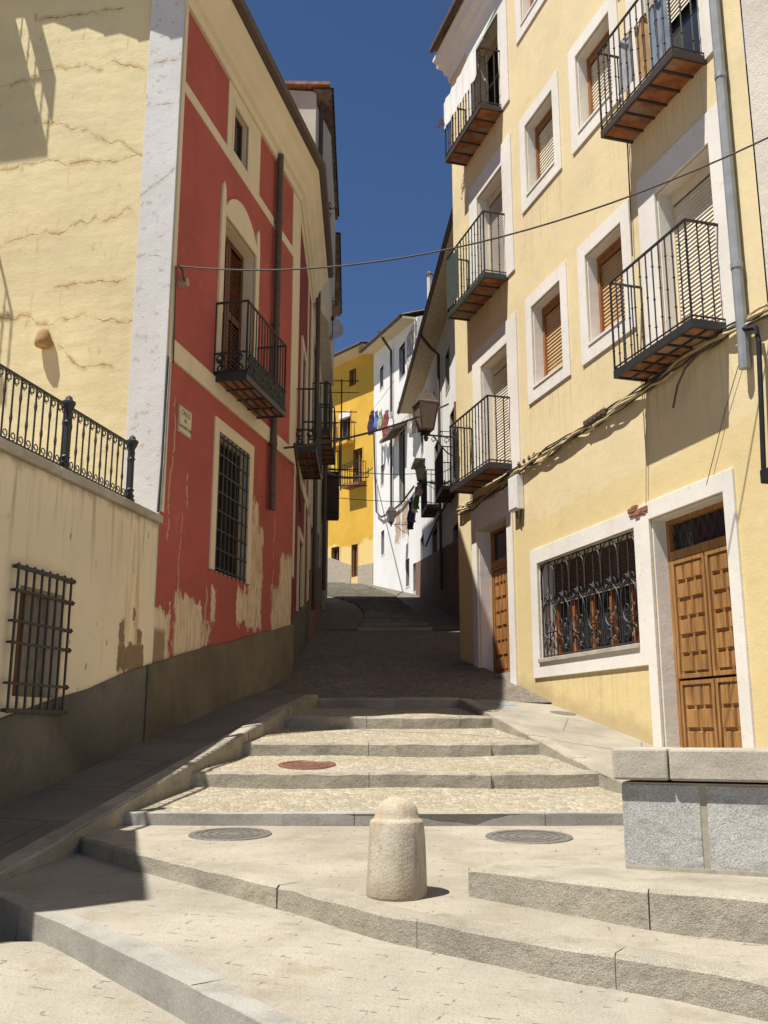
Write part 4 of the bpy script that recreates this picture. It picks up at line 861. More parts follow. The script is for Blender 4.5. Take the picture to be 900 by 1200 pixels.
# ------------------------------------------------------------------ terrace wall and railing
H3 = thing('terrace_wall', 'stained cream terrace wall with a grey cement foot and a barred window', 'wall', tuple(L.w(-2, 0, 0)))
gh = (-2.60, -1.97, .26, 1.1, .18); TZ = 2.06; U9 = -9.
m = MB(L); m.skin(U9, UC-.004, -2, TZ, [gh], .18); m.quad((U9, 0, TZ), (UC, 0, TZ), (UC, -6, TZ), (U9, -6, TZ)); m.quad((U9, 0, -2), (U9, -6, -2), (U9, -6, TZ), (U9, 0, TZ)); m.build('wall', TERR, H3, fix=False)
m = MB(L); m.prism([(U9, -2), (UC-.17, -1.4), (UC-.17, .62)]+[(UC-.17-(8.6)*k/16, .62-.253*8.6*k/16*.92+rnd.uniform(-.015, .015)) for k in range(1, 17)], .001, .03); m.build('dado', DADO, H3, bevel=.006)
m = MB(L); a = U9
while a < UC-.1:
    b = min(UC-.004, a+rnd.uniform(1.0, 1.4)); b = UC-.004 if UC-b < .4 else b; m.box(a, b-.004, -.3, .05, TZ+.003, TZ+.085); a = b
m.build('coping', GRANC, H3, bevel=.012)
m = MB(L); m.box(gh[0]-.02, gh[1]+.02, -.18, -.15, gh[2]-.02, gh[3]+.02); W = m.build('window', plain('grey_shutter_board', (.24, .205, .165), .8), H3)
m = MB(L); m.box(gh[0]+.0, gh[0]+.17, -.15, -.06, gh[2], gh[3]-.03); m.build('frame', REDW, W)
m = MB(L); g0, g1, z0, z1, P = -2.77, -1.94, .13, 1.24, .055
for k in range(8): x = g0+.04+(g1-g0-.06)*k/7; m.tube([(x, P, z0), (x, P, z1)], .0115, 5)
for z, r in ((z0+.02, .016), (z0+.22, .010), (z0+.52, .010), (z0+.68, .010), (z1-.2, .012), (z1-.02, .016)):
    m.box(g0, g1+.02, P-.006, P+.018, z-r, z+r); m.box(g1, g1+.018, .0, P, z-r*.8, z+r*.8); m.box(g0, g0+.018, P-.03, P, z-r*.8, z+r*.8)
    m.lathe(g1+.01, P+.006, z, [(.004, -.022), (.024, 0), (.004, .022)], 6)
for k in range(8): x = g0+.04+(g1-g0-.06)*k/7; m.lathe(x, P, z1, [(.012, 0), (.012, .006), (.004, .014)], 5)
m.build('grille', IRON, W)
t = thing('terrace_railing', 'black wrought iron railing with scrolls and cast posts on the terrace coping', 'railing', tuple(L.w(-2, 0, TZ+.08)))
z0, z1 = TZ+.085, TZ+.74; po = [-.87, -2.06, -3.25, -4.44]
for a in po:
    m = MB(L); m.lathe(a, -.03, z0, [(.055, 0), (.055, .03), (.04, .045), (.05, .07), (.034, .09), (.034, .11), (.046, .125), (.03, .145), (.033, .16), (.030, .42), (.042, .435), (.03, .45), (.034, .50), (.028, .53), (.045, .56), (.06, .60), (.06, .62), (.035, .635), (.028, .66), (.005, .68)], 10); m.build('post', IRON, t, smooth=False)
for a0, a1 in ((po[1], po[0]), (po[2], po[1]), (po[3], po[2])):
    m = MB(L); m.box(a0+.03, a1-.03, -.045, -.015, z1-.09, z1-.07); m.box(a0+.03, a1-.03, -.04, -.02, z0+.03, z0+.045); n_ = 10
    for k in range(n_+1):
        x = a0+.06+(a1-a0-.12)*k/n_; m.tube([(x, -.03, z0), (x, -.03, z1-.075)], .0085, 4)
        for z, sg in ((z1-.125, -1), (z0+.085, 1)): scroll(m, x+.045 if k < n_ else x, -.03, z, .036, 'a', .006, 1.1, sg)
        m.lathe(x, -.03, z0+.22 if k % 2 else z1-.24, [(.007, -.06), (.014, 0), (.007, .06)], 5)
    m.build('panel', IRON, t)
# unseen low house added left of the frame, roof sloped to shade the landings
HL = thing('low_shade_house', 'added unseen low cream house at the left, roof sloped to shade the landings', 'house', tuple(L.w(-5, 0, 2)))
ha, hb, hz0, hz1 = -6.1, -3.72, 4.95, 2.5
m = MB(L)
for o_ in (0, -3): m.quad((ha, o_, TZ+.09), (hb, o_, TZ+.09), (hb, o_, hz1), (ha, o_, hz0))
m.quad((ha, 0, TZ+.09), (ha, -3, TZ+.09), (ha, -3, hz0), (ha, 0, hz0)); m.quad((hb, 0, TZ+.09), (hb, -3, TZ+.09), (hb, -3, hz1), (hb, 0, hz1)); m.build('wall', OLD, HL, fix=False)
m = MB(L); m.hexa([(ha, .04, hz0+.01), (hb+.03, .04, hz1+.01), (hb+.03, -3, hz1+.01), (ha, -3, hz0+.01), (ha, .04, hz0+.09), (hb+.03, .04, hz1+.09), (hb+.03, -3, hz1+.09), (ha, -3, hz0+.09)]); m.build('roof', TILE, HL)
m = MB(L); m.box(-5.6, -4.9, -.02, .02, 2.5, 3.4); m.build('window', DARKW, HL)
# unseen balconies and a cloth, added to throw shadows on the ochre side wall
for zb, a0, a1, p in ((9.08, 2.46, 4.3, .85), (5.94, 2.66, 4.2, .8)):
    o = balcony(H, S, a0, a1, zb, p, .95, IRON, cross=4); q = MB(S); q.box(a0+.03, a1-.03, .003, p-.03, zb+.07, zb+.10); q.build('floor_slab', GRANC, o)
q = MB(S); q.box(2.44, 2.455, .1, .86, 9.55, 10.12); tag(q.build('shadow_cloth', plain('purple_cloth', (.1, .08, .25), .9), loc=S.w(2.45, .4, 9.6)), 'added unseen purple cloth at the balcony side rail, casting shade on the ochre wall', 'laundry')
# lamp stubs and cables on the left walls
t = thing('wall_floodlight', 'small ochre lamp cover on the ochre side wall above the railing', 'lamp', tuple(S.w(1.62, 0, 4.2)))
a, z = S.px(52, 398, .05); m = MB(S); m.lathe(a, .07, z-.1, [(.05, 0), (.085, .015), (.09, .07), (.07, .17), (.045, .21), (.01, .22)], 10); m.build('cover', plain('ochre_pot', (.33, .2, .085), .8), t, smooth=True); m = MB(S); m.box(a-.05, a+.05, 0, .04, z-.04, z+.05); m.build('mount', PIPED, t)
t = thing('cable_anchor', 'round ceramic cable anchor on the crimson wall holding the wire across the street', 'cable anchor', tuple(L.w(0, 0, 4.9)))
a, z = L.px(215, 331, .05); m = MB(L); m.tube([(a, 0, z), (a, .1, z)], .05, 10); m.build('insulator', plain('old_ceramic', (.35, .27, .17), .6), t)
m = MB(L); q = L.px(210, 312, .06); m.tube([(a-.02, .09, z), (a-.07, .09, z-.02), (a-.12, .08, z+.1), (q[0]-.05, .07, q[1]-.02), (q[0], .06, q[1]), (q[0]+.1, .06, q[1]+.0)], .011, 5); m.build('cable_loop', CABLE, t)
wire_on(L, ((197, 418), (194, 470), (190, 540), (185, 600)), .014, CABLE, 'dark cable running down the corner between the white quoin and the crimson wall', .03)
wire_on(L, ((199, 425), (196, 475), (192, 545), (188, 598)), .012, PIPE, 'pale conduit beside the dark cable on the corner of the crimson house', .05)
wire_on(L, ((203, 425), (206, 320), (206, 312)), .008, CABLE, 'thin dark cable climbing the crimson wall to the cable anchor', .03)
wire_on(S1, ((345, 520), (350, 560), (352, 600)), .02, CABLE, 'dark sagging cable below the second balcony on the crimson house', .06)
# ------------------------------------------------------------------ far houses on the left of the alley
S2 = Frame(-1.40, 17.9, (-.11, 5.1), True); S3 = Frame(-1.51, 23, (-.17, 4.9), True)
def simple_house(fr, u0, u1, z0, zt, depth, wins, wall, label, name='house', side0=None, over=.4, sur=None, frame=None, roof=TILE, pitch=.2, slope=.32, gable=True):
    h = thing(name, label, 'house', tuple(fr.w((u0+u1)/2, 0, zst(max(12.5, fr.w(u0, 0, 0).y)))))
    m = MB(fr); m.skin(u0, u1, z0, zt, [w_[:4] for w_ in wins], .2)
    rise = slope*depth if gable else 0
    for a in (u0, u1):
        m.quad((a, 0, z0), (a, -depth, z0), (a, -depth, zt+rise), (a, 0, zt))
    m.quad((u0, -depth, z0), (u1, -depth, z0), (u1, -depth, zt+rise), (u0, -depth, zt+rise)); m.build('wall', wall, h, fix=False)
    for w_ in wins:
        k = w_[4] if len(w_) > 4 else 'win'; a0, a1, c0, c1 = w_[:4]
        s_ = MB(fr); s_.ring(a0+.0, a1-.0, c0, c1, .05, -.12, .012, 0 if k == 'door' else .05, .05); o = s_.build('door' if k == 'door' else 'window', sur or wall, h)
        g_ = MB(fr); g_.box(a0-.02, a1+.02, -.2, -.16, c0-.02, c1+.02); g_.build('leaf' if k == 'door' else 'pane', DARKW if k == 'door' else GLASS if k == 'win' else frame or BROWNW, o)
        f = MB(fr); f.ring(a0+.05, a1-.05, c0+.05, c1-.05, .05, -.16, -.12); f.box((a0+a1)/2-.02, (a0+a1)/2+.02, -.158, -.125, c0+.05, c1-.05); f.build('frame', frame or DARKW, o)
    m = MB(fr); tiles(m, fr, u0-.05, u1+.05, zt+.06, over, depth, slope, pitch); m.box(u0-.04, u1+.04, -.05, over, zt-.03, zt+.03); m.build('roof', roof, h, fix=False)
    return h
T2 = simple_house(S2, 0, 5.1, -.5, 12.9, 6, [(.6, 1.5, 1.9, 3.9, 'door'), (3.2, 4.1, 2.2, 4.3, 'door'), (.7, 1.5, 5.75, 7.7, 'door'), (3.3, 4.1, 6.2, 7.9, 'door'), (1.0, 1.7, 9.6, 10.9), (3.3, 4.0, 9.6, 10.9)], OLD, 'tall cream house beyond the crimson house with a plain gable rising over its roof', 'tall_house', over=.32, sur=PALE, slope=.06, roof=DTILE)
m = MB(S2); m.prism([(0, -.5), (5.1, -.5), (5.1, 3.8), (0, 2.9)], .001, .03); m.build('dado', BRN, T2)
m = MB(S2); m.tube([(.25, .1, 12.8), (.25, .1, 2.2)], .05, 6); m.tube([(4.7, .1, 12.8), (4.7, .1, 3.2)], .05, 6); m.build('downpipe', PIPED, T2)
balcony(T2, S2, .45, 1.75, 5.7, .36, .95, IRON, cross=3, knots=False); balcony(T2, S2, 3.1, 4.3, 6.1, .36, .95, IRON, cross=3, knots=False)
m = MB(); bay = [(-1.40, 17.91), (-1.15, 19.0), (-1.24, 22.9), (-1.52, 22.99)]; m.slab(bay, 8.3, 12.62); m.build('bay', OLD, T2)
m = MB(S2)
for k in range(12): b = .30-k*.5; m.box(-.12, .12, b-.5, b-.01, 12.98-.0*k+.03*((k+1) % 2)-(b)*.06, 13.05+.03*((k+1) % 2)-(b)*.06)
m.build('verge_tile', TILE, T2)
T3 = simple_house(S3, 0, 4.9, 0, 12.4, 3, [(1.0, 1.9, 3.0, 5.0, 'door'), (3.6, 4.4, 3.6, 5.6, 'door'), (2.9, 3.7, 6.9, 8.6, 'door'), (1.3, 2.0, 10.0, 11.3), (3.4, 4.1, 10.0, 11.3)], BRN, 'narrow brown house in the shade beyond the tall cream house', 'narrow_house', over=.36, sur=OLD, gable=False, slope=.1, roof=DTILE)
m = MB(S3); m.box(2.2, 2.6, .001, .05, 2, 12.5); m.box(4.45, 4.88, .001, .06, 2, 12.2); m.build('pale_strip', OLD, T3)
bb = MB(S3); bb.box(.35, 1.5, .003, .40, 5.25, 6.05); o = bb.build('enclosed_balcony', DARKW, T3)
bb = MB(S3)
for k in range(6): bb.box(.37+k*.2, .40+k*.2, .40, .415, 5.27, 6.03)
bb.build('batten', BROWNW, o)
balcony(T3, S3, 2.7, 4.0, 6.8, .40, .95, IRON, cross=3, knots=False)
# drying rack, dish, hanging plant
t = thing('drying_rack', 'rusty iron drying rack sticking out from the shaded brown house before the yellow wall', 'drying rack', tuple(S3.w(1.2, 0, 7)))
m = MB(S3)
for z, ln in ((8.95, .9), (8.1, .85), (6.35, 1.15), (6.55, .9)): m.tube([(1.3, 0, z), (1.3, ln, z)], .014, 4); m.tube([(2.2, 0, z), (2.2, ln, z)], .012, 4)
m.tube([(1.3, .45, 6.0), (1.3, .45, 9.0)], .018, 5); m.tube([(1.3, 1.15, 6.35), (1.3, 1.15, 6.6)], .012, 4); m.build('rod', IRONB, t)
t = thing('satellite_dish', 'pale grey satellite dish on the tall cream house against the sky', 'satellite dish', tuple(S2.w(2, .2, 9)))
a, b, z = 2.1, .26, 8.55; m = MB()
c0 = S2.w(a, b, z); ax = Vector((.25, -.9, .35)).normalized(); xx = ax.cross(Vector((0, 0, 1))).normalized(); yy = xx.cross(ax); prev = None
for k in range(6):
    r = .30*k/5; ring = [tuple(c0+ax*(.07*(k/5)**2)+xx*r*math.cos(j*math.pi/10)+yy*r*1.1*math.sin(j*math.pi/10)) for j in range(20)]
    if prev:
        for j in range(20): m.quad(prev[j], prev[(j+1) % 20], ring[(j+1) % 20], ring[j])
    prev = ring
m.build('dish', plain('dish_grey', (.5, .5, .5), .5), t, fix=False)
m = MB(); f = c0+ax*.33; m.tube([tuple(c0-yy*.31), tuple(c0-yy*.33+ax*.18), tuple(f-yy*.02)], .013, 5); m.tube([tuple(c0), tuple(S2.w(a, 0, z-.1))], .02, 5); m.lathe(f.x, f.y, f.z-.04, [(.03, 0), (.04, .04), (.03, .09)], 8); m.build('arm', IRON, t)
leaves('hanging_plant', S2, 3.3, .30, 9.5, .24, 90, plain('dry_leaf', (.16, .14, .06), .8), 'dry hanging plant above the satellite dish on the tall cream house')
leaves('hanging_plant', S2, .9, .22, 10.6, .17, 70, plain('red_brown_leaf', (.13, .05, .035), .8), 'reddish potted plant on an upper window of the tall cream house')
# ------------------------------------------------------------------ whitewashed house along the right side of the alley
W2 = Frame(W2a.x, W2a.y, tuple((W2b-W2a)[:2]), False)
zr = lambda u: 1.2+.2*u
wins = [(2.4, 3.3, 1.6, 4.0, 'door'), (6.2, 7.2, 2.3, 4.7, 'door'), (10.2, 11.2, 3.2, 5.4, 'door'), (13.4, 14.2, 3.9, 5.8, 'door'), (3.2, 4.2, 5.3, 7.5, 'door'), (6.4, 7.4, 5.5, 7.6, 'door'), (9.6, 10.5, 5.8, 7.7, 'door'), (13, 13.8, 6.6, 7.8), (4.2, 4.9, 8.4, 9.5), (7.4, 8.1, 8.4, 9.4), (10.4, 11., 8.4, 9.3), (13.2, 13.8, 8.4, 9.2)]
H5 = simple_house(W2, 0, 15.58, 0, 10.45, 7, wins, WHITE, 'long whitewashed house lining the right side of the alley under a wide wooden eave', 'whitewashed_house', over=.5, sur=OLD, roof=DTILE)
m = MB(W2); m.prism([(0, 0), (15.58, 0), (15.58, 5.3), (0, 3.6)], .001, .025); m.build('dado', BRN, H5)
m = MB(W2); m.prism([(-.05, 10.36), (15.6, 10.36), (15.6, 10.415), (-.05, 10.415)], 0, .52)
m.build('eave_board', SOFF, H5)
m = MB(W2); m.tube([(0, .57, 10.4), (15.6, .57, 10.38)], .05, 6); m.tube([(8.9, .57, 10.36), (8.9, .3, 10.0), (8.9, .08, 9.8), (8.9, .08, 3.5)], .045, 6); m.tube([(4.6, .08, 10.2), (4.6, .08, 3)], .04, 6); m.build('gutter', PIPED, H5)
for (a0, a1, z) in ((3.0, 4.4, 5.25), (6.2, 7.6, 5.45), (9.4, 10.7, 5.75)): balcony(H5, W2, a0, a1, z, .38, .95, IRON, cross=3, knots=False)
q = MB(W2); q.box(3.05, 3.2, .02, .06, 5.4, 7.5); q.box(4.2, 4.35, .02, .06, 5.4, 7.5); q.box(6.3, 6.4, .02, .06, 5.5, 7.6); q.build('shutter', BRN, H5)
m = MB(W2); m.box(12.8, 14, .0, .32, 8.0, 8.04); m.build('canopy', DTILE, H5)
# ------------------------------------------------------------------ white house facing the alley, and the deep yellow one
WH = Frame(1.04, 31.3, (-1.45, 5.7), False); YE = Frame(-.41, 37, (-1.77, 2.0), False)
lw_ = 5.88
zt0, zt1 = WH.px(492, 366)[1], WH.px(437, 415)[1]
H6 = thing('white_house', 'tall white house with peeling plaster at its foot facing down the alley', 'house', tuple(WH.w(3, 0, zst(33))))
rects = [(445.5, 449.5, 430, 455), (468, 475, 404, 442), (467.5, 474, 468, 480), (446.5, 450, 545, 568), (447, 450.5, 622, 650), (468, 475, 505, 590), (476, 480, 655, 687), (484.5, 488, 660, 693)]
hol = [pxr(WH, *r) for r in rects]
m = MB(WH); m.skin(-.3, lw_, 2.5, min(zt0, zt1), hol, .22)
zm = min(zt0, zt1); m.quad((-.3, 0, zm), (lw_, 0, zm), (lw_, 0, zt1), (-.3, 0, zt0))
for a, z in ((-.3, zt0), (lw_, zt1)): m.quad((a, 0, 2.5), (a, -6, 2.5), (a, -6, z+1.8), (a, 0, z))
m.quad((-.3, -6, 2.5), (lw_, -6, 2.5), (lw_, -6, zt1+1.8), (-.3, -6, zt0+1.8)); m.build('wall', WHITEW, H6, fix=False)
for r, h in zip(rects, hol):
    s_ = MB(WH); s_.ring(*h, .04, -.1, .012, .04); o = s_.build('window', WHITE, H6); g_ = MB(WH); g_.box(h[0]-.01, h[1]+.01, -.22, -.18, h[2]-.01, h[3]+.01); g_.build('pane', GLASS, o); f = MB(WH); f.ring(h[0]+.04, h[1]-.04, h[2]+.04, h[3]-.04, .04, -.18, -.13); f.build('frame', DARKW, o)
def slope_roof(h, fr, u0, u1, z0, z1, over, depth, mat=TILE):
    m = MB(fr); n_ = int((u1-u0)/.055); rows = [over, over-.4, -depth*.5, -depth]; prev = None
    for k in range(n_+1):
        u = u0+(u1-u0)*k/n_; z = z0+(z1-z0)*k/n_; hh = .05*abs(math.sin(math.pi*k/4)); c = [m.P(u, b, z+.08+(over-b)*.3+hh) for b in rows]; c.append(m.P(u, over, z+.02))
        if prev:
            for j in range(3): m.fc.append([prev[j], c[j], c[j+1], prev[j+1]])
            m.fc.append([prev[4], c[4], c[0], prev[0]])
        prev = c
    m.build('roof', mat, h, fix=False)
    m = MB(fr); m.hexa([(u0, 0, z0-.05), (u1, 0, z1-.05), (u1, over-.02, z1-.05), (u0, over-.02, z0-.05), (u0, 0, z0+.02), (u1, 0, z1+.02), (u1, over-.02, z1+.02), (u0, over-.02, z0+.02)]); m.build('soffit', CREAM, h)
    m = MB(fr); m.tube([(u0, over+.05, z0+.02), (u1, over+.05, z1+.02)], .06, 6); m.build('gutter', PIPED, h)
slope_roof(H6, WH, -.2, lw_+.1, zt0, zt1, .5, 6, DTILE)
m = MB(WH); m.prism([(-.29, 9.6), (.75, 9.9), (.8, zt0-.3), (-.29, zt0-.15)], .001, .06); m.build('rubble_patch', RUBBLE, H6)
a, _ = WH.px(461, 560); m = MB(WH); m.tube([(a, .55, zt0+.7), (a, .3, zt0+.3), (a, .08, zt0), (a, .08, 7.6)], .05, 6); m.build('downpipe', PIPED, H6)
h = pxr(WH, 462, 478, 500, 508); m = MB(WH); m.hexa([(h[0], 0, h[2]+.1), (h[1], 0, h[2]+.1), (h[1], .55, h[2]-.15), (h[0], .55, h[2]-.15), (h[0], 0, h[2]+.25), (h[1], 0, h[2]+.25), (h[1], .55, h[2]-.05), (h[0], .55, h[2]-.05)]); m.build('canopy', DTILE, H6)
H7 = thing('deep_yellow_house', 'deep yellow house with brown windows and a grey foot closing the top of the alley', 'house', tuple(YE.w(1, 0, zst(38))))
rects = [(409.5, 417.5, 433, 452), (399, 411, 484, 521), (414, 425, 526, 568), (388.5, 398, 641, 663), (412, 419.5, 638, 676)]
hol = [pxr(YE, *r) for r in rects]; zy = YE.px(437, 409)[1]; zy2 = YE.px(386, 432)[1]
m = MB(YE); m.skin(0, 6.5, 4.5, min(zy, zy2), hol, .22); zt_ = zy+(zy2-zy)/2.67*6.5; zm = min(zy, zy2); m.quad((0, 0, zm), (6.5, 0, zm), (6.5, 0, max(zm, zt_)), (0, 0, max(zm, zy)))
for a in (0, 6.5): m.quad((a, 0, 4.5), (a, -6, 4.5), (a, -6, zm+1.9), (a, 0, zm))
m.quad((0, -6, 4.5), (6.5, -6, 4.5), (6.5, -6, zm+1.9), (0, -6, zm+1.9)); m.build('wall', DYEL, H7, fix=False)
for k, (r, h) in enumerate(zip(rects, hol)):
    s_ = MB(YE); s_.ring(*h, .06, -.1, .015, .06 if k < 4 else 0); o = s_.build('window' if k < 4 else 'door', DYEL, H7)
    g_ = MB(YE); g_.box(h[0]-.01, h[1]+.01, -.2, -.15, h[2]-.01, h[3]+.01); g_.build('pane', (plain('grey_shutter', (.2, .17, .14)), GLASS, BROWNW, GLASS, DARKW)[k], o)
    f = MB(YE); f.ring(h[0]+.06, h[1]-.06, h[2]+.05, h[3]-.05, .06, -.15, -.08); f.box((h[0]+h[1])/2-.025, (h[0]+h[1])/2+.025, -.149, -.09, h[2], h[3]); f.build('frame', BROWNW, o)
h = hol[1]; m = MB(YE); m.box(h[0]-.02, h[1]+.02, -.08, .08, h[3]-.22, h[3]+.02); m.build('blind_box', WHITEP, H7)
m = MB(YE); m.box(h[0]-.25, h[1]+.25, .001, .42, h[2]-.12, h[2]); o = m.build('balcony', DYEL, H7); m = MB(YE); railing(m, [(h[0]-.22, 0), (h[0]-.22, .38), (h[1]+.22, .38), (h[1]+.22, 0)], h[2], h[2]+.85, knots=False); m.build('railing', IRON, o)
for k in range(3): leaves('flower_pot', YE, h[0]+.1+.2*k, .25, h[2]+.12, .09, 24, plain('white_flower', (.5, .48, .44), .8) if k != 1 else LEAF, ('white flowers on the deep yellow house balcony, nearest the white house', 'green plant in a pot between the white flowers on the deep yellow house balcony', 'white flowers on the deep yellow house balcony, farthest from the white house')[k])
h = hol[2]; m = MB(YE); m.box(h[0]-.2, h[1]+.25, .001, .40, h[2]-.12, h[2]-.02); o = m.build('balcony', BROWNW, H7); m = MB(YE); railing(m, [(h[0]-.18, 0), (h[0]-.18, .37), (h[1]+.22, .37), (h[1]+.22, 0)], h[2], h[2]+.85, knots=False); m.build('railing', IRONB, o)
zd = [YE.px(437, 660)[1], YE.px(386, 645)[1]]; m = MB(YE); m.prism([(0, 4.5), (hol[4][0]-.03, 4.5), (hol[4][0]-.03, zd[0]-.0), (0, zd[0])], .001, .03); m.prism([(hol[4][1]+.03, 4.5), (6.5, 4.5), (6.5, zd[1]-.2), (hol[3][1]+.1, zd[1]-.3), (hol[4][1]+.03, zd[0]+.1)], .001, .03); m.build('dado', plain('grey_dado', (.36, .31, .24), .9), H7)
slope_roof(H7, YE, -.1, 6.5, zy, zy+(zy2-zy)/2.67*6.5, .7, 6, DTILE)
# chimneys, mast, antennas behind the roofs
t = thing('chimney_pipe', 'slim pale chimney pipe with a dark cap standing on the whitewashed house roof', 'chimney', tuple(W2.w(13.5, -1.5, 10.9)))
a, z = W2.px(503.5, 345, -1.5); zt_ = W2.px(503.5, 322, -1.5)[1]; m = MB(W2); m.lathe(a, -1.5, 10.6, [(.11, 0), (.11, zt_-10.6)], 8); m.build('pipe', PALE, t); m = MB(W2); m.lathe(a, -1.5, zt_, [(.16, 0), (.16, .07), (.1, .16)], 8); m.build('cap', BLUE if False else PIPED, t)
def antenna(x, y, zb, ztop, label, rods=6, r=.018):
    t = thing('antenna', label, 'antenna', (x, y, zb)); m = MB(); m.tube([(x, y, zb), (x, y, ztop)], r, 5); m.build('mast', IRONB, t)
    m = MB(); m.tube([(x-.6, y, ztop-.1), (x+.5, y+.2, ztop-.25)], r*.6, 4)
    for k in range(rods): f = k/(rods-1); xx, yy, zz = x-.6+1.1*f, y+.2*f, ztop-.1-.15*f; m.tube([(xx-.05, yy-.2, zz), (xx+.05, yy+.2, zz)], r*.4, 4)
    m.build('boom', PIPE, t)
p = W2.w(12.6, -1.2, 0); antenna(p.x, p.y, 10.7, W2.px(500, 309, -1.2)[1], 'rooftop antenna beside the slim chimney pipe')
p = WH.w(1.3, -1.5, 0); antenna(p.x, p.y, 14.2, 16.4, 'thin rooftop antenna above the white house at the end of the alley', 4, .012)
# ------------------------------------------------------------------ street lanterns
def lantern(fr, u, z, out, s, label, wall_drop=.25):
    t = thing('street_lantern', label, 'street lamp', tuple(fr.w(u, 0, z)), 'wall lanterns along the alley'); m = MB(fr)
    m.tube([(u, 0, z), (u, out+.12*s, z)], .018*s, 6); m.tube([(u, 0, z-.42*s), (u, out*.35, z-.32*s), (u, out*.75, z-.03)], .014*s, 5); m.box(u-.03, u+.03, 0, .02, z-.5*s, z+.1*s)
    m.tube([(u, .0, z+.11*s), (u, out*.55, z+.10*s)], .008*s, 4)
    for k in range(5): scroll(m, u, out*(.15+.2*k), z-.07*s if k % 2 else z+.05*s, .06*s, 'b', .008*s)
    m.lathe(u, out, z, [(.03*s, -.12*s), (.05*s, -.06*s), (.03*s, 0), (.09*s, .02*s), (.05*s, .07*s)], 8); m.build('bracket', IRON, t)
    b = z+.07*s; m = MB(fr); m.lathe(u, out, b, [(.155*s, .02*s), (.265*s, .52*s)], 4, True); m.build('lamp_glass', LGLASS, t)
    m = MB(fr); m.lathe(u, out, b, [(.16*s, 0), (.17*s, .03*s)], 4, True); m.lathe(u, out, b+.51*s, [(.30*s, 0), (.30*s, .035*s), (.24*s, .07*s), (.14*s, .24*s), (.05*s, .25*s), (.03*s, .3*s), (.005, .34*s)], 4, True)
    for j in range(4):
        an = math.pi/4+j*math.pi/2; c, s_ = math.cos(an), math.sin(an); m.tube([(u+c*.157*s, out+s_*.157*s, b), (u+c*.267*s, out+s_*.267*s, b+.52*s)], .014*s, 4)
    m.build('lamp_frame', plain('lantern_brown', (.09, .065, .05), .6), t)
u, z = R.px(497, 514, .55); lantern(R, 1.93, 4.72, .56, .86, 'large brown street lantern on a bracket at the far corner of the yellow house')
lantern(W2, 8.6, 6.2, .62, .62, 'smaller street lantern on the whitewashed house halfway up the alley')
lantern(WH, .9, 6.75, .6, .7, 'farthest small street lantern low on the tall white house')
# ------------------------------------------------------------------ washing
def garment(fr, a, b, z, w_, h_, c, label, grp=None, legs=False):
    m = MB(fr); n_ = 6
    wv = lambda f, g: .06*math.sin(f*9+a*3)*(.4+g)+.03*math.sin(g*7+f*4)
    for k in range(n_):
        if legs and k in (2, 3): js = range(0, 2)
        else: js = range(0, 5)
        for j in js:
            P = [(a+w_*f*(1-.12*g), b+wv(f, g), z-h_*g) for f, g in ((k/n_, j/5), ((k+1)/n_, j/5), ((k+1)/n_, (j+1)/5), (k/n_, (j+1)/5))]
            m.quad(*P); m.quad(*[(p[0], p[1]+.015, p[2]) for p in P])
    return tag(m.build('garment', plain('cloth_%d' % rnd.randint(0, 99999), c, .95, .1, .2, 5), loc=fr.w(a, b, z), fix=False), label, 'laundry', grp)
def line(fr, a0, a1, b, z, label):
    return path_tube('clothes_line', [tuple(fr.w(a0, b, z)), tuple(fr.w((a0+a1)/2, b, z-.04)), tuple(fr.w(a1, b, z))], .007, CABLE, label, 'clothes line')
for x0, x1, y0, y1, c, lab in ((433, 438, 487, 505, (.05, .03, .05), 'black garment drying on the line nearest the deep yellow house'), (438.5, 443, 486, 499, (.10, .16, .42), 'blue shirt drying on the line by the white house'), (444, 449, 485, 500, (.30, .34, .2), 'pale green garment drying on the line by the white house'), (450, 455, 486, 508, (.22, .06, .06), 'dark red garment drying on the line by the white house'), (455.5, 460, 487, 500, (.6, .58, .55), 'white cloth drying on the line by the white house')):
    A = WH.px(x0, y0, .5); B_ = WH.px(x1, y1, .5); garment(WH, min(A[0], B_[0]), .5, A[1], abs(A[0]-B_[0]), max(.3, A[1]-B_[1]), c, lab, 'washing by the white house', legs=(x0 == 433))
A = WH.px(432, 486, .5); B_ = WH.px(462, 486, .5); line(WH, A[0], B_[0], .5, A[1]+.01, 'clothes line with washing across the white house beside the deep yellow house')
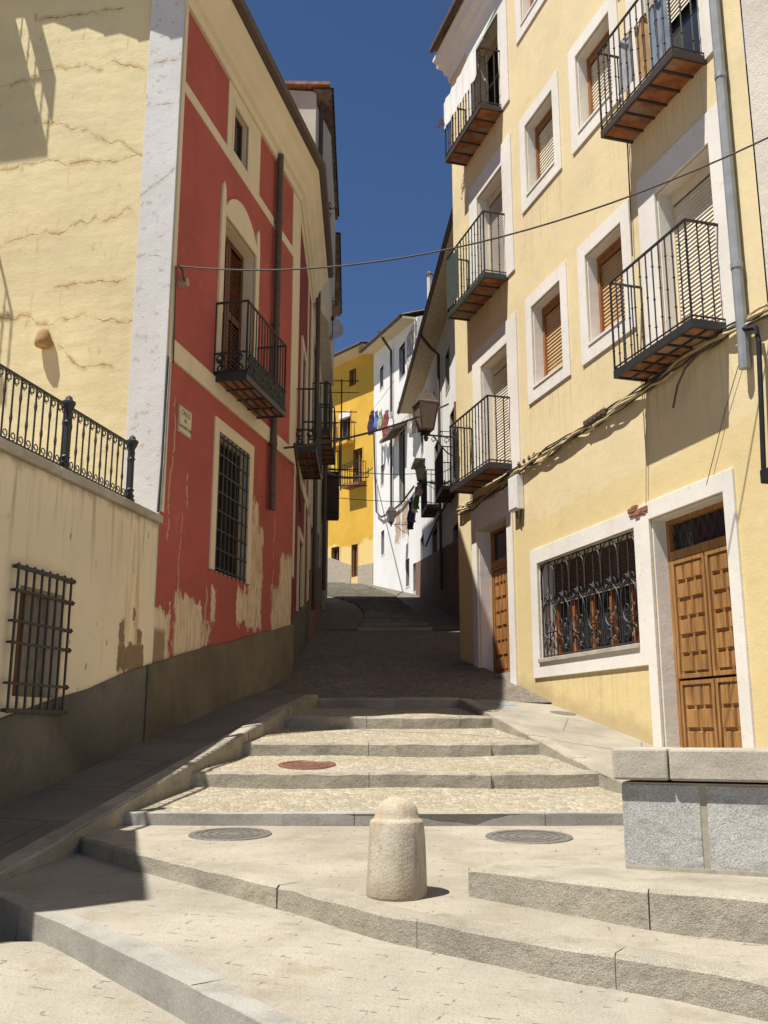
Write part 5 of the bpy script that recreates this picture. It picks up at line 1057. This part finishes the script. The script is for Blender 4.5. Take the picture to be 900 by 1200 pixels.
for u, wd, ht, c, lab in ((11.6, .32, .7, (.16, .1, .2), 'purple cloth drying in the alley beside the whitewashed house'), (11.0, .3, .55, (.5, .5, .5), 'white shirt drying in the alley beside the whitewashed house'), (10.4, .3, .6, (.12, .26, .07), 'green garment drying in the alley beside the whitewashed house'), (12.2, .28, .8, (.03, .03, .04), 'black trousers drying in the alley beside the whitewashed house'), (9.9, .3, .35, (.5, .35, .3), 'pinkish cloth drying in the alley, nearest the middle lantern')):
    garment(W2, u, .5, 6.55, wd, ht, c, lab, 'washing in the alley')
line(W2, 9.6, 12.9, .5, 6.56, 'clothes line with washing along the whitewashed house')
m = MB(W2); 
t = garment(W2, 2.0, .25, 4.3, .35, .7, (.45, .03, .03), 'small red cloth hanging behind the far corner of the pale yellow house')
# ------------------------------------------------------------------ wires over the street
def span(p0, p1, sag, r, label, n_=24):
    p0, p1 = Vector(p0), Vector(p1); pts = [tuple(p0.lerp(p1, k/n_)-Vector((0, 0, sag*4*(k/n_)*(1-k/n_)))) for k in range(n_+1)]
    return path_tube('street_wire', pts, r, CABLE, label, 'wire')
q = L.px(210, 312, .06); e = R.px(900, 172, .1); d_ = R.px(740, 240, .1)
p1 = R.w(-6.4, .1, e[1]+.05+(e[1]-d_[1])/(e[0]-d_[0])*(-6.4-e[0])*.5)
span(L.w(q[0], .06, q[1]), p1, .47, .009, 'black cable sagging across the street from the crimson house to the right edge')
q = L.px(333, 525, .1); span(L.w(q[0], .1, q[1]), R.w(2.1, .1, 5.35), .12, .017, 'thick black cable from the crimson house to the corner lantern')
v = lambda fr, x, y, o=.05: fr.w(fr.px(x, y, o)[0], o, fr.px(x, y, o)[1])
span(S3.w(3.5, 0, 7.2), W2.w(13.3, 0, 7.7), .1, .012, 'thin wire across the alley in front of the deep yellow house')
span(S3.w(4.5, 0, 6.6), W2.w(12.0, 0, 6.5), .05, .010, 'lowest thin wire across the alley below the washing')
span(S3.w(1.0, .1, 6.4), v(WH, 437, 548), .25, .025, 'bundled wire from the shaded brown house to the white house')
wire_on(WH, ((438, 500), (439, 540), (441, 600), (447, 606), (458, 600), (470, 590), (485, 570)), .035, CABLE, 'dark looping cable across the front of the white house', .08)
wire_on(W2, ((499, 640), (505, 625), (514, 606), (524, 588), (533, 573)), .03, CABLE, 'thick dark cable climbing along the whitewashed house', .1)
span(v(W2, 500, 555, .1), v(W2, 533, 545, .1), .1, .012, 'short slack wire along the whitewashed house')
